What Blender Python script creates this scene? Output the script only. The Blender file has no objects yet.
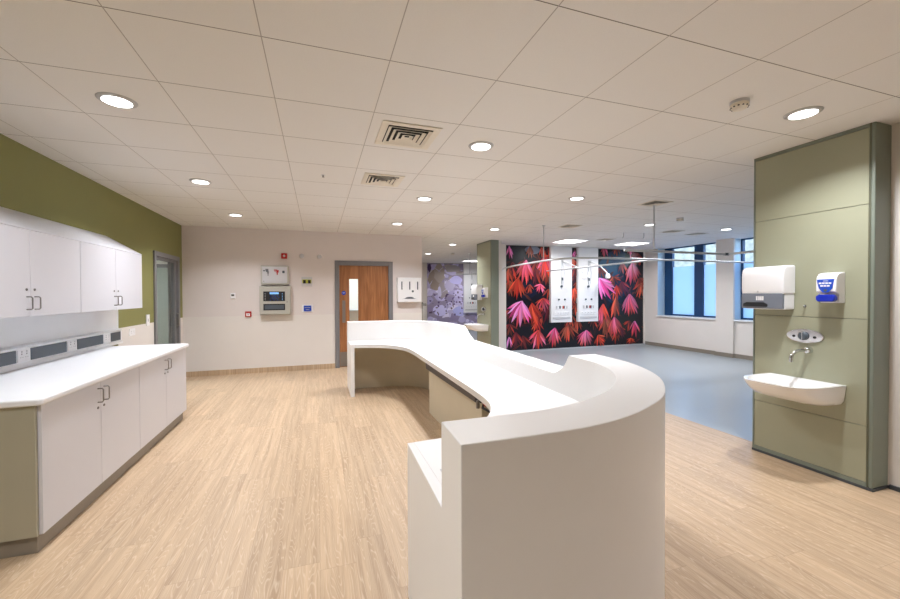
import bpy, bmesh, math, random
from mathutils import Vector, Matrix
random.seed(7)
S = bpy.context.scene
COL = S.collection
H = 2.611          # ceiling height
PI = math.pi

# ------------------------------------------------------------------ materials
def mat(name, col, rough=0.5, metal=0.0, spec=0.5, noise=0.0, nscale=30.0, bump=0.0, bscale=200.0, emit=None, estr=0.0, coat=0.0):
    m = bpy.data.materials.new(name); m.use_nodes = True
    nt = m.node_tree; N = nt.nodes; L = nt.links
    b = N['Principled BSDF']
    b.inputs['Base Color'].default_value = (*col, 1)
    b.inputs['Roughness'].default_value = rough
    b.inputs['Metallic'].default_value = metal
    b.inputs['Specular IOR Level'].default_value = spec
    b.inputs['Coat Weight'].default_value = coat
    tc = N.new('ShaderNodeTexCoord')
    if noise > 0:
        n = N.new('ShaderNodeTexNoise'); n.inputs['Scale'].default_value = nscale; n.inputs['Detail'].default_value = 4
        L.new(tc.outputs['Object'], n.inputs['Vector'])
        mr = N.new('ShaderNodeMapRange'); mr.inputs[1].default_value = 0.3; mr.inputs[2].default_value = 0.7
        mr.inputs[3].default_value = 1 - noise; mr.inputs[4].default_value = 1 + noise
        L.new(n.outputs['Fac'], mr.inputs[0])
        hs = N.new('ShaderNodeHueSaturation'); hs.inputs['Color'].default_value = (*col, 1)
        L.new(mr.outputs[0], hs.inputs['Value']); L.new(hs.outputs[0], b.inputs['Base Color'])
    if bump > 0:
        n2 = N.new('ShaderNodeTexNoise'); n2.inputs['Scale'].default_value = bscale
        L.new(tc.outputs['Object'], n2.inputs['Vector'])
        bp = N.new('ShaderNodeBump'); bp.inputs['Strength'].default_value = bump; bp.inputs['Distance'].default_value = 0.002
        L.new(n2.outputs['Fac'], bp.inputs['Height']); L.new(bp.outputs[0], b.inputs['Normal'])
    if emit:
        b.inputs['Emission Color'].default_value = (*emit, 1); b.inputs['Emission Strength'].default_value = estr
    return m

def srgb(r, g, b):
    f = lambda c: (c/255/12.92) if c/255 <= 0.04045 else ((c/255+0.055)/1.055)**2.4
    return (f(r), f(g), f(b))

M = {}
M['wall_white'] = mat('wall_white', srgb(226, 220, 214), 0.6, noise=0.015, nscale=3, bump=0.1)
M['wall_taupe'] = mat('wall_taupe', srgb(222, 214, 211), 0.65, noise=0.015, nscale=3, bump=0.12)
M['wall_green'] = mat('wall_green', srgb(134, 132, 78), 0.65, noise=0.02, nscale=3, bump=0.12)
M['sheeting'] = mat('wall_sheeting', srgb(226, 221, 216), 0.42, noise=0.01, nscale=4)
M['desk'] = mat('solid_surface_white', srgb(238, 237, 236), 0.38, noise=0.006, nscale=6)
M['cream'] = mat('cream_laminate', srgb(214, 203, 178), 0.5, noise=0.02, nscale=5)
M['cab_white'] = mat('cabinet_laminate', srgb(212, 212, 218), 0.38, noise=0.008, nscale=4)
M['cab_end_shaded'] = mat('shaded_end_laminate', srgb(170, 165, 146), 0.5, noise=0.01, nscale=4)  # shade on the viewer-facing end panel is put into this darker colour
M['cab_top'] = mat('worktop_laminate', srgb(238, 240, 243), 0.32, noise=0.008, nscale=5)
M['gap'] = mat('shadow_gap_grey', srgb(84, 80, 76), 0.7)
M['plinth'] = mat('plinth_vinyl', srgb(138, 129, 117), 0.5, noise=0.03, nscale=20)
M['steel'] = mat('brushed_steel', srgb(150, 148, 146), 0.32, metal=1.0, noise=0.02, nscale=60)
M['chrome'] = mat('polished_chrome', srgb(215, 218, 222), 0.08, metal=1.0)
M['alu'] = mat('satin_aluminium', srgb(205, 208, 212), 0.4, metal=0.35)
M['frame_grey'] = mat('door_frame_grey', srgb(122, 121, 124), 0.5, noise=0.01, nscale=8)
M['dark'] = mat('dark_plastic', srgb(30, 32, 36), 0.4)
M['charcoal'] = mat('charcoal_insert', srgb(78, 88, 98), 0.45, noise=0.02, nscale=30)
M['tray'] = mat('dark_cable_tray', srgb(84, 78, 78), 0.45, metal=0.3)
M['green'] = mat('green_laminate', srgb(155, 156, 133), 0.42, noise=0.012, nscale=4)
M['green_dark'] = mat('green_shadow_gap', srgb(92, 94, 74), 0.6)
M['green_trim'] = mat('green_trim_metal', srgb(122, 130, 118), 0.4, noise=0.01, nscale=6)
M['vinyl_dark'] = mat('dark_coved_vinyl', srgb(66, 70, 74), 0.5)
M['ceramic'] = mat('white_ceramic', srgb(240, 240, 240), 0.12, coat=0.5)
M['plastic_white'] = mat('white_plastic', srgb(236, 236, 238), 0.35)
M['plastic_side'] = mat('pale_grey_plastic', srgb(200, 200, 204), 0.4)
M['plastic_smoke'] = mat('smoked_grey_plastic', srgb(120, 126, 138), 0.2)
M['blue'] = mat('blue_plastic', srgb(20, 74, 190), 0.3)
M['blue_deep'] = mat('deep_blue_plastic', srgb(8, 40, 175), 0.3)
M['red'] = mat('red_plastic', srgb(176, 34, 32), 0.4)
M['yellow'] = mat('yellow_green_label', srgb(196, 196, 70), 0.5)
M['panel_grey'] = mat('fire_panel_grey', srgb(184, 182, 172), 0.45)
M['screen'] = mat('lcd_screen', srgb(120, 170, 220), 0.3, emit=srgb(120, 175, 235), estr=0.7)
M['navy'] = mat('navy_window_frame', srgb(16, 62, 106), 0.4)
M['reveal'] = mat('window_reveal_daylit', srgb(196, 218, 232), 0.5)  # blue cast of the daylight is put into the reveal colour
M['sill'] = mat('white_sill', srgb(234, 236, 238), 0.3)
M['vent'] = mat('vent_white_metal', srgb(226, 219, 204), 0.5)
M['ring'] = mat('lamp_ring_grey', srgb(185, 184, 182), 0.4, metal=.2)
M['pale_door'] = mat('pale_grey_green_door', srgb(168, 178, 174), 0.3)
M['black'] = mat('vent_black', srgb(18, 17, 16), 0.8)
M['lamp_on'] = mat('lamp_diffuser_lit', (1, 1, 1), 0.5, emit=(1.0, 0.985, 0.97), estr=5)
M['lum_on'] = mat('panel_diffuser_lit', (1, 1, 1), 0.5, emit=(1.0, 0.985, 0.97), estr=5)
M['brick'] = mat('facade_brick', srgb(150, 148, 132), 0.8, noise=0.25, nscale=3)
M['grass'] = mat('outdoor_paving', srgb(140, 140, 136), 0.9, noise=0.1, nscale=2)
M['rail'] = mat('grey_rail', srgb(140, 138, 132), 0.5)

def nodes(m):
    nt = m.node_tree
    def nd(t, **kw):
        n = nt.nodes.new(t)
        for k, v in kw.items():
            if k == 'op': n.operation = v
            elif isinstance(k, str) and k.startswith('i'): n.inputs[int(k[1:])].default_value = v
        return n
    def math_(op, a, b=None):
        n = nt.nodes.new('ShaderNodeMath'); n.operation = op
        for i, x in enumerate((a, b)):
            if x is None: continue
            if isinstance(x, (int, float)): n.inputs[i].default_value = x
            else: nt.links.new(x, n.inputs[i])
        return n.outputs[0]
    return nt, nd, math_

def ceiling_mat():
    m = mat('ceiling_tiles', srgb(228, 226, 222), 0.8)
    nt, nd, ma = nodes(m); L = nt.links; b = nt.nodes['Principled BSDF']
    tc = nd('ShaderNodeTexCoord'); sp = nd('ShaderNodeSeparateXYZ'); L.new(tc.outputs['Object'], sp.inputs[0])
    def dist(o, off):
        t = ma('ADD', o, 60.0 - off); t = ma('DIVIDE', t, 0.6); t = ma('FRACT', t)
        t = ma('SUBTRACT', t, 0.5); t = ma('ABSOLUTE', t); t = ma('SUBTRACT', 0.5, t); return ma('MULTIPLY', t, 0.6)
    dx = dist(sp.outputs[0], -0.853); dy = dist(sp.outputs[1], 2.026)
    d = ma('MINIMUM', dx, dy)
    bar = ma('LESS_THAN', d, 0.011)
    def side(o, off):
        t = ma('ADD', o, 60.0 - off - .0105); t = ma('FRACT', ma('DIVIDE', t, 0.6)); return ma('LESS_THAN', ma('MULTIPLY', t, .6), 0.005)
    edge = side(sp.outputs[1], 2.026 - .021); edge2 = side(sp.outputs[0], -0.853)
    ns = nd('ShaderNodeTexNoise'); ns.inputs['Scale'].default_value = 260; L.new(tc.outputs['Object'], ns.inputs['Vector'])
    mr = nd('ShaderNodeMapRange'); L.new(ns.outputs['Fac'], mr.inputs[0]); mr.inputs[1].default_value = .3; mr.inputs[2].default_value = .7
    mr.inputs[3].default_value = .97; mr.inputs[4].default_value = 1.02
    hs = nd('ShaderNodeHueSaturation'); hs.inputs['Color'].default_value = (*srgb(228, 226, 222), 1); L.new(mr.outputs[0], hs.inputs['Value'])
    mx = nd('ShaderNodeMixRGB'); L.new(bar, mx.inputs[0]); L.new(hs.outputs[0], mx.inputs[1]); mx.inputs[2].default_value = (*srgb(228, 225, 220), 1)
    mx2 = nd('ShaderNodeMixRGB'); L.new(edge, mx2.inputs[0]); L.new(mx.outputs[0], mx2.inputs[1]); mx2.inputs[2].default_value = (*srgb(112, 106, 98), 1)
    mx3 = nd('ShaderNodeMixRGB'); L.new(edge2, mx3.inputs[0]); L.new(mx2.outputs[0], mx3.inputs[1]); mx3.inputs[2].default_value = (*srgb(172, 167, 160), 1)
    L.new(mx3.outputs[0], b.inputs['Base Color'])
    return m
M['ceiling'] = ceiling_mat()

def wood_floor():
    m = mat('oak_plank_vinyl', (0.5, 0.4, 0.3), 0.42)
    nt, nd, ma = nodes(m); L = nt.links; b = nt.nodes['Principled BSDF']
    tc = nd('ShaderNodeTexCoord'); sp = nd('ShaderNodeSeparateXYZ'); L.new(tc.outputs['Object'], sp.inputs[0])
    row = ma('DIVIDE', sp.outputs[0], 0.18); rid = ma('FLOOR', row)
    wn = nd('ShaderNodeTexWhiteNoise'); wn.noise_dimensions = '1D'; L.new(rid, wn.inputs['W'])
    yy = ma('ADD', ma('DIVIDE', sp.outputs[1], 1.2), ma('MULTIPLY', wn.outputs['Value'], 7.3)); pid = ma('FLOOR', yy)
    cb = nd('ShaderNodeCombineXYZ'); L.new(rid, cb.inputs[0]); L.new(pid, cb.inputs[1])
    w2 = nd('ShaderNodeTexWhiteNoise'); w2.noise_dimensions = '3D'; L.new(cb.outputs[0], w2.inputs['Vector'])
    # grain coordinates, shifted plank by plank
    gx = ma('ADD', ma('MULTIPLY', sp.outputs[0], 26.0), ma('MULTIPLY', w2.outputs['Value'], 40.0))
    gy = ma('ADD', ma('MULTIPLY', sp.outputs[1], 1.0), ma('MULTIPLY', w2.outputs['Value'], 90.0))
    gc = nd('ShaderNodeCombineXYZ'); L.new(gx, gc.inputs[0]); L.new(gy, gc.inputs[1])
    n1 = nd('ShaderNodeTexNoise'); n1.inputs['Scale'].default_value = 1.2; n1.inputs['Detail'].default_value = 6; n1.inputs['Roughness'].default_value = .6; n1.inputs['Distortion'].default_value = .6
    L.new(gc.outputs[0], n1.inputs['Vector'])
    # cathedral rings
    gx2 = ma('ADD', ma('MULTIPLY', sp.outputs[0], 9.0), ma('MULTIPLY', w2.outputs['Value'], 20.0))
    gy2 = ma('ADD', ma('MULTIPLY', sp.outputs[1], 0.9), ma('MULTIPLY', w2.outputs['Value'], 33.0))
    g2 = nd('ShaderNodeCombineXYZ'); L.new(gx2, g2.inputs[0]); L.new(gy2, g2.inputs[1])
    n2 = nd('ShaderNodeTexNoise'); n2.inputs['Scale'].default_value = 1.0; n2.inputs['Detail'].default_value = 2; L.new(g2.outputs[0], n2.inputs['Vector'])
    ring = ma('FRACT', ma('MULTIPLY', n2.outputs['Fac'], 34.0)); ring = ma('ABSOLUTE', ma('SUBTRACT', ring, 0.5)); ring = ma('MULTIPLY', ring, 2.0)
    rmask = nd('ShaderNodeMapRange'); L.new(ring, rmask.inputs[0]); rmask.inputs[1].default_value = .0; rmask.inputs[2].default_value = .35; rmask.inputs[3].default_value = 1; rmask.inputs[4].default_value = 0
    fine = nd('ShaderNodeTexNoise'); fine.inputs['Scale'].default_value = 1; fine.inputs['Detail'].default_value = 2
    f3 = nd('ShaderNodeCombineXYZ'); L.new(ma('MULTIPLY', sp.outputs[0], 120.0), f3.inputs[0]); L.new(ma('MULTIPLY', sp.outputs[1], 14.0), f3.inputs[1]); L.new(f3.outputs[0], fine.inputs['Vector'])
    rm = ma('MULTIPLY', rmask.outputs[0], fine.outputs['Fac'])
    ramp = nd('ShaderNodeValToRGB'); L.new(n1.outputs['Fac'], ramp.inputs[0])
    e = ramp.color_ramp.elements; e[0].position = .28; e[0].color = (*srgb(168, 141, 112), 1); e[1].position = .72; e[1].color = (*srgb(204, 178, 147), 1)
    hs = nd('ShaderNodeHueSaturation'); L.new(ramp.outputs[0], hs.inputs['Color'])
    v = nd('ShaderNodeMapRange'); L.new(w2.outputs['Value'], v.inputs[0]); v.inputs[3].default_value = .90; v.inputs[4].default_value = 1.06; L.new(v.outputs[0], hs.inputs['Value'])
    mx = nd('ShaderNodeMixRGB'); L.new(ma('MULTIPLY', rm, 0.7), mx.inputs[0]); L.new(hs.outputs[0], mx.inputs[1]); mx.inputs[2].default_value = (*srgb(226, 209, 184), 1)
    # plank joints
    fr = ma('FRACT', row); j = ma('LESS_THAN', ma('MINIMUM', fr, ma('SUBTRACT', 1.0, fr)), 0.008)
    fy = ma('FRACT', yy); j2 = ma('LESS_THAN', fy, 0.0025); jj = ma('MAXIMUM', j, j2)
    mj = nd('ShaderNodeMixRGB'); L.new(ma('MULTIPLY', jj, 0.35), mj.inputs[0]); L.new(mx.outputs[0], mj.inputs[1]); mj.inputs[2].default_value = (*srgb(140, 112, 86), 1)
    L.new(mj.outputs[0], b.inputs['Base Color'])
    return m
M['floor'] = wood_floor()
M['floor_blue'] = mat('blue_grey_sheet_vinyl', srgb(150, 158, 163), 0.3, noise=0.03, nscale=60)

def door_wood():
    m = mat('oak_veneer', (0.3, 0.15, 0.06), 0.4)
    nt, nd, ma = nodes(m); L = nt.links; b = nt.nodes['Principled BSDF']
    tc = nd('ShaderNodeTexCoord'); mp = nd('ShaderNodeMapping'); mp.inputs['Scale'].default_value = (16, 16, 1.1); L.new(tc.outputs['Object'], mp.inputs[0])
    n = nd('ShaderNodeTexNoise'); n.inputs['Scale'].default_value = 1.5; n.inputs['Detail'].default_value = 5; n.inputs['Distortion'].default_value = .8; L.new(mp.outputs[0], n.inputs['Vector'])
    r = nd('ShaderNodeValToRGB'); L.new(n.outputs['Fac'], r.inputs[0]); e = r.color_ramp.elements
    e[0].position = .3; e[0].color = (*srgb(132, 82, 44), 1); e[1].position = .7; e[1].color = (*srgb(176, 118, 72), 1)
    L.new(r.outputs[0], b.inputs['Base Color']); return m
M['wood'] = door_wood()

def glass_mat(name, col=(1, 1, 1), rough=0.0):
    m = bpy.data.materials.new(name); m.use_nodes = True; nt = m.node_tree; nt.nodes.clear()
    o = nt.nodes.new('ShaderNodeOutputMaterial'); mx = nt.nodes.new('ShaderNodeMixShader'); fr = nt.nodes.new('ShaderNodeFresnel'); fr.inputs[0].default_value = 1.3
    t = nt.nodes.new('ShaderNodeBsdfTransparent'); t.inputs[0].default_value = (*col, 1); g = nt.nodes.new('ShaderNodeBsdfGlossy'); g.inputs['Roughness'].default_value = 0.02
    ge = nt.nodes.new('ShaderNodeNewGeometry'); inv = nt.nodes.new('ShaderNodeMath'); inv.operation = 'SUBTRACT'; inv.inputs[0].default_value = 1; nt.links.new(ge.outputs['Backfacing'], inv.inputs[1])
    mu = nt.nodes.new('ShaderNodeMath'); mu.operation = 'MULTIPLY'; nt.links.new(fr.outputs[0], mu.inputs[0]); nt.links.new(inv.outputs[0], mu.inputs[1])
    nt.links.new(mu.outputs[0], mx.inputs[0]); nt.links.new(t.outputs[0], mx.inputs[1]); nt.links.new(g.outputs[0], mx.inputs[2]); nt.links.new(mx.outputs[0], o.inputs[0]); return m
M['glass'] = glass_mat('clear_glass', (0.9, 0.96, 0.97))
def frosted():
    m = bpy.data.materials.new('frosted_glass_film'); m.use_nodes = True; nt = m.node_tree; nt.nodes.clear()
    o = nt.nodes.new('ShaderNodeOutputMaterial'); mx = nt.nodes.new('ShaderNodeMixShader'); mx.inputs[0].default_value = .25
    t = nt.nodes.new('ShaderNodeBsdfTranslucent'); t.inputs[0].default_value = (.66, .80, .88, 1)
    g = nt.nodes.new('ShaderNodeBsdfPrincipled'); g.inputs['Base Color'].default_value = (.6, .8, .9, 1); g.inputs['Roughness'].default_value = .3
    nt.links.new(t.outputs[0], mx.inputs[1]); nt.links.new(g.outputs[0], mx.inputs[2]); nt.links.new(mx.outputs[0], o.inputs[0]); return m
M['frost'] = frosted()

def attr_mat(name, rough):
    m = mat(name, (1, 1, 1), rough); nt = m.node_tree
    a = nt.nodes.new('ShaderNodeAttribute'); a.attribute_name = 'Col'
    nt.links.new(a.outputs['Color'], nt.nodes['Principled BSDF'].inputs['Base Color']); return m
M['print_leaf'] = attr_mat('printed_leaf_picture', 0.28)
M['print_lilac'] = attr_mat('printed_blossom_picture', 0.4)

# ------------------------------------------------------------------ mesh helpers
class MB:
    def __init__(s): s.v = []; s.f = []; s.mi = []; s.mats = []
    def m(s, name):
        if name not in s.mats: s.mats.append(name)
        return s.mats.index(name)
    def add(s, vs, fs, mname):
        o = len(s.v); s.v += [tuple(p) for p in vs]; k = s.m(mname)
        for f in fs: s.f.append([i+o for i in f]); s.mi.append(k)
        return s
    def box(s, x0, x1, y0, y1, z0, z1, m):
        x0, x1 = sorted((x0, x1)); y0, y1 = sorted((y0, y1)); z0, z1 = sorted((z0, z1))
        return s.add([(x0,y0,z0),(x1,y0,z0),(x1,y1,z0),(x0,y1,z0),(x0,y0,z1),(x1,y0,z1),(x1,y1,z1),(x0,y1,z1)],
              [(3,2,1,0),(4,5,6,7),(0,1,5,4),(1,2,6,5),(2,3,7,6),(3,0,4,7)], m)
    def prism(s, poly, a, b, axis, m):
        # poly: 2D points in the plane perpendicular to axis
        def P(p, t):
            return {'x': (t, p[0], p[1]), 'y': (p[0], t, p[1]), 'z': (p[0], p[1], t)}[axis]
        n = len(poly); vs = [P(p, a) for p in poly]+[P(p, b) for p in poly]
        fs = [list(range(n)), list(range(2*n-1, n-1, -1))]+[(i, i+n, (i+1) % n+n, (i+1) % n) for i in range(n)]
        return s.add(vs, fs, m)
    def lathe(s, prof, c, m, axis='z', n=32):
        vs = []; fs = []
        for (r, h) in prof:
            for i in range(n):
                a = 2*PI*i/n; x, y = r*math.cos(a), r*math.sin(a)
                vs.append({'z': (c[0]+x, c[1]+y, c[2]+h), 'x': (c[0]+h, c[1]+x, c[2]+y), 'y': (c[0]+x, c[1]+h, c[2]+y)}[axis])
        for k in range(len(prof)-1):
            for i in range(n):
                j = (i+1) % n; fs.append((k*n+i, k*n+j, (k+1)*n+j, (k+1)*n+i))
        fs.append(list(range(n))[::-1]); fs.append([(len(prof)-1)*n+i for i in range(n)])
        return s.add(vs, fs, m)
    def tube(s, pts, r, m, n=10, closed=False):
        pts = [Vector(p) for p in pts]; vs = []; fs = []; up = None
        for k, p in enumerate(pts):
            a = pts[max(0, k-1)]; b = pts[min(len(pts)-1, k+1)]; d = (b-a).normalized()
            if up is None:
                up = Vector((0, 0, 1)) if abs(d.z) < .9 else Vector((1, 0, 0))
            u = d.cross(up).normalized(); w = u.cross(d).normalized(); up = w
            for i in range(n):
                t = 2*PI*i/n; vs.append(p+u*(r*math.cos(t))+w*(r*math.sin(t)))
        for k in range(len(pts)-1):
            for i in range(n):
                j = (i+1) % n; fs.append((k*n+i, k*n+j, (k+1)*n+j, (k+1)*n+i))
        fs.append(list(range(n))[::-1]); fs.append([(len(pts)-1)*n+i for i in range(n)])
        return s.add(vs, fs, m)
    def build(s, name, parent=None, bevel=0, smooth=False, seg=2, origin=None):
        me = bpy.data.meshes.new(name)
        o_ = Vector(origin) if origin else Vector((0, 0, 0))
        me.from_pydata([tuple(Vector(v)-o_) for v in s.v], [], s.f)
        for k in s.mats: me.materials.append(M[k])
        for p, k in zip(me.polygons, s.mi): p.material_index = k
        bm = bmesh.new(); bm.from_mesh(me); bmesh.ops.recalc_face_normals(bm, faces=bm.faces); bm.to_mesh(me); bm.free()
        o = bpy.data.objects.new(name, me); COL.objects.link(o)
        if parent: o.parent = parent
        if origin: o.location = o_
        if bevel:
            b = o.modifiers.new('bevel', 'BEVEL'); b.width = bevel; b.segments = seg; b.limit_method = 'ANGLE'; b.angle_limit = math.radians(40)
        if smooth:
            for p in me.polygons: p.use_smooth = True
            try: me.set_sharp_from_angle(angle=math.radians(42))
            except Exception: pass
        return o

def B(x0, x1, y0, y1, z0, z1, m): return MB().box(x0, x1, y0, y1, z0, z1, m)
def tag(o, label=None, cat=None, group=None, kind=None):
    if label: o['label'] = label
    if cat: o['category'] = cat
    if group: o['group'] = group
    if kind: o['kind'] = kind
    return o
def struct(o, label, cat): return tag(o, label, cat, None, 'structure')
def empty(name, loc=(0, 0, 0), label=None, cat=None, group=None):
    o = bpy.data.objects.new(name, None); COL.objects.link(o); o.location = loc; o.empty_display_size = .1
    return tag(o, label, cat, group)
class T:
    """a thing: parts are written in world coordinates and kept under an Empty at its base"""
    def __init__(s, name, loc, label, cat, group=None): s.e = empty(name, loc, label, cat, group); s.l = Vector(loc)
    def part(s, mb, name, parent=None, **kw):
        o = mb.build(name, None, **kw)
        o.parent = parent if parent else s.e
        o.matrix_parent_inverse = Matrix.Identity(4)
        if not parent: o.data.transform(Matrix.Translation(-s.l))
        else: o.data.transform(Matrix.Translation(-s.l))
        return o
def copy_tree(o, parent=None):
    c = o.copy(); COL.objects.link(c); c.parent = parent
    for ch in [x for x in o.children]: copy_tree(ch, c)
    return c
def dup(root, delta, label, group=None):
    c = copy_tree(root); c.location = root.location + Vector(delta); c['label'] = label
    if group: c['group'] = group
    return c

# ------------------------------------------------------------------ room shell
XL, XR = -2.21, 8.62
YB = 7.86; YM = 8.60; YF = 14.40; YR = -3.2
struct(B(XL-.1, 3.9, YR-.1, YF+.1, -.06, 0, 'floor').build('floor'), 'pale oak plank floor running from the worktop cabinets past the desk', 'floor')
struct(B(3.9, 9.0, .4, YF+.1, -.06, 0, 'floor_blue').build('floor'), 'smooth blue-grey floor of the bay under the windows', 'floor')
struct(B(-4.3, 9.0, YR-.1, YF+.2, H, H+.06, 'ceiling').build('ceiling'), 'suspended ceiling of square off-white tiles', 'ceiling')
# left wall with door opening y 6.67..7.61, z 0..1.99
w = MB()
for y0, y1, z0, z1 in ((YR, 6.67, 0, H), (7.61, YF, 0, H), (6.67, 7.61, 1.99, H)): w.box(XL-.12, XL, y0, y1, z0, z1, 'wall_green')
struct(w.build('wall_left'), 'olive green painted wall above the worktop cabinets', 'wall')
# back wall with door opening x .37..1.37
w = MB()
for x0, x1, z0, z1 in ((XL, .37, 0, H), (1.37, 2.04, 0, H), (.37, 1.37, 2.02, H)): w.box(x0, x1, YB, YB+.12, z0, z1, 'wall_taupe')
struct(w.build('wall_back'), 'pale taupe wall holding the wooden door and the fire alarm panel', 'wall')
struct(B(2.0, 2.04, YB+.12, YF, 0, H, 'wall_white').build('wall_corridor'), 'white wall running away behind the wooden door', 'wall')
# lower sheeting on the walls (a real raised sheet up to 1.03 m)
w = MB()
w.box(XL, XL+.004, 5.56, 6.60, 0, 1.03, 'sheeting').box(XL, XL+.004, 7.68, YB, 0, 1.03, 'sheeting')
struct(w.build('trim_1'), 'white protective sheeting on the lower green wall beside the worktop', 'wall sheeting')
w = MB(); w.box(XL, .30, YB-.004, YB, 0, 1.035, 'sheeting').box(1.44, 2.04, YB-.004, YB, 0, 1.035, 'sheeting')
struct(w.build('trim_2'), 'white protective sheeting on the lower half of the taupe wall', 'wall sheeting')
# coved wood skirting
w = MB(); w.box(XL, .30, YB-.018, YB-.004, 0, .09, 'floor').box(1.44, 2.04, YB-.018, YB-.004, 0, .09, 'floor')
struct(w.build('baseboard_back'), 'oak coloured coved skirting below the taupe wall', 'skirting')
# bay walls
w = B(3.88, 8.9, YM, YM+.15, 0, H, 'wall_white'); struct(w.build('wall_mural'), 'white wall behind the red leaf mural', 'wall')
struct(B(4.29, 8.62, YM-.02, YM, 0, .03, 'alu').build('trim_3'), 'pale coving strip under the red leaf mural', 'skirting')
# window wall, openings 1: 6.50..8.18, 2: 4.50..6.19, sill .83
w = MB()
for y0, y1 in ((.4, 4.50), (6.19, 6.50), (8.18, YM)): w.box(XR, XR+.32, y0, y1, 0, H, 'wall_white')
w.box(XR, XR+.32, 4.50, 6.19, 0, .82, 'wall_white').box(XR, XR+.32, 6.50, 8.18, 0, .82, 'wall_white')
w.box(XR, XR+.32, YM, YF, 0, H, 'wall_white')
struct(w.build('wall_window'), 'white wall pierced by the tall windows of the bay', 'wall')
w = MB(); w.box(XR-.015, XR, 6.15, YM-.02, 0, .09, 'plinth').box(XR-.015, XR, .5, 6.15, 0, .09, 'plinth')
struct(w.build('baseboard_window'), 'taupe skirting under the windows', 'skirting')
struct(B(XR-.065, XR-.05, 6.10, 6.54, 0, .09, 'plinth').build('baseboard_pier'), 'taupe skirting around the white window pier', 'skirting')
struct(B(XR-.05, XR, 6.12, 6.52, 0, H, 'wall_white').build('trim_4'), 'white pier between the two bay windows', 'pier')
struct(B(3.92, 8.9, .3, .4, 0, H, 'wall_white').build('wall_front'), 'white end wall of the bay behind the green washbasin panel', 'wall')
struct(MB().box(3.897, 4.0, YR, 2.46, 0, H, 'wall_white').box(3.86, 3.897, 1.69, 2.46, 0, H, 'wall_white').build('wall_right'), 'white wall at the right behind the green washbasin panel', 'wall')
struct(B(3.88, 3.897, YR, 1.65, 0, .03, 'vinyl_dark').build('baseboard_right'), 'dark skirting of the white wall at the far right', 'skirting')
struct(B(XL-.1, 4.0, YR-.1, YR, 0, H, 'wall_white').build('wall_rear'), 'white wall behind the viewer', 'wall')
struct(B(2.0, 9.0, YF, YF+.1, 0, H, 'wall_white').build('wall_far'), 'far white wall behind the lilac mural', 'wall')
struct(B(3.9, 4.285, YM-.1, YM, 0, H, 'wall_white').build('trim_5'), 'white jamb between the far green column and the red leaf mural', 'pier')

# windows
def window(n, y0, y1, wd, st=.24):
    e = empty('window_%d' % n, (XR+.28, (y0+y1)/2, .83), wd[0], 'window'); e['kind'] = 'structure'; l = e.location.copy()
    def part(mb, name, parent=None, **kw):
        o = mb.build(name, None, **kw); o.parent = parent or e; o.data.transform(Matrix.Translation(-l)); return o
    fx0, fx1 = XR+.24, XR+.32
    f = MB()
    f.box(fx0, fx1, y1-st, y1, .83, H, 'navy').box(fx0, fx1, y0, y0+.10, .83, H, 'navy')
    ym = y0+.56; f.box(fx0, fx1, ym, ym+.24, .83, H, 'navy')
    f.box(fx0+.01, fx1, y0, y1, .83, .87, 'navy').box(fx0+.01, fx1, y0, y1, H-.03, H, 'navy')
    fr = part(f, 'window_frame', bevel=.004)
    for a, b in ((y0+.10, ym), (ym+.24, y1-st)):
        part(B(fx0+.03, fx0+.036, a, b, .87, 2.10, 'frost'), 'frosted_pane')
        part(B(fx0+.03, fx0+.036, a, b, 2.10, H-.03, 'glass'), 'clear_pane')
    part(B(XR-.04, XR+.24, y0-.02, y1+.02, .80, .83, 'sill'), 'window_sill', bevel=.004)
    rv = MB(); rv.box(XR+.002, XR+.24, y1-.006, y1, .83, H, 'reveal').box(XR+.002, XR+.24, y0, y0+.006, .83, H, 'reveal')
    part(rv, 'window_reveal')
window(1, 6.50, 8.18, ['tall blue-framed window with frosted lower panes nearest the red mural'])
window(2, 4.50, 6.17, ['tall blue-framed window partly hidden behind the towel dispenser'], .04)

# outdoors
struct(B(9.0, 40, -20, 40, -.3, -.1, 'grass').build('ground'), 'grey paved ground outside the windows', 'ground')
t = T('building', (22, 9, -.1), 'brick building seen through the clear tops of the bay windows', 'building')
wl = MB(); wl.box(22, 26, -4, 22, -.1, 6.2, 'brick'); t.part(wl, 'wall')
t.part(B(21.8, 26.2, -4.2, 22.2, 6.2, 6.4, 'frame_grey'), 'roof')
for i in range(8):
    fo = t.part(B(21.93, 22, -2+i*3, -.6+i*3, .2, 1.6, 'sill'), 'window')
    t.part(B(21.91, 21.93, -1.9+i*3, -.7+i*3, .3, 1.5, 'charcoal'), 'pane', fo)

# ------------------------------------------------------------------ doors
# door 1: glazed, in the left wall
d = empty('door_1', (XL, 7.14, 0), 'grey-framed glazed door standing in the green wall', 'door'); d['kind'] = 'structure'; dl = Vector((XL, 7.14, 0))
def dpart(d, dl, mb, name, parent=None, **kw):
    o = mb.build(name, None, **kw); o.parent = parent or d; o.data.transform(Matrix.Translation(-dl)); return o
f = MB(); f.box(XL-.13, XL+.022, 6.61, 6.68, 0, 2.05, 'frame_grey').box(XL-.13, XL+.022, 7.60, 7.67, 0, 2.05, 'frame_grey').box(XL-.13, XL+.022, 6.68, 7.60, 1.98, 2.05, 'frame_grey')
dpart(d, dl, f, 'door_frame', bevel=.003)
f = MB(); X0, X1 = XL-.055, XL-.012
f.box(X0, X1, 6.68, 6.72, 0, 1.98, 'frame_grey').box(X0, X1, 7.53, 7.60, 0, 1.98, 'frame_grey').box(X0, X1, 6.72, 7.53, 1.94, 1.98, 'frame_grey').box(X0, X1, 6.72, 7.53, 0, .2, 'frame_grey')
lf = dpart(d, dl, f, 'door_leaf', bevel=.003)
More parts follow.
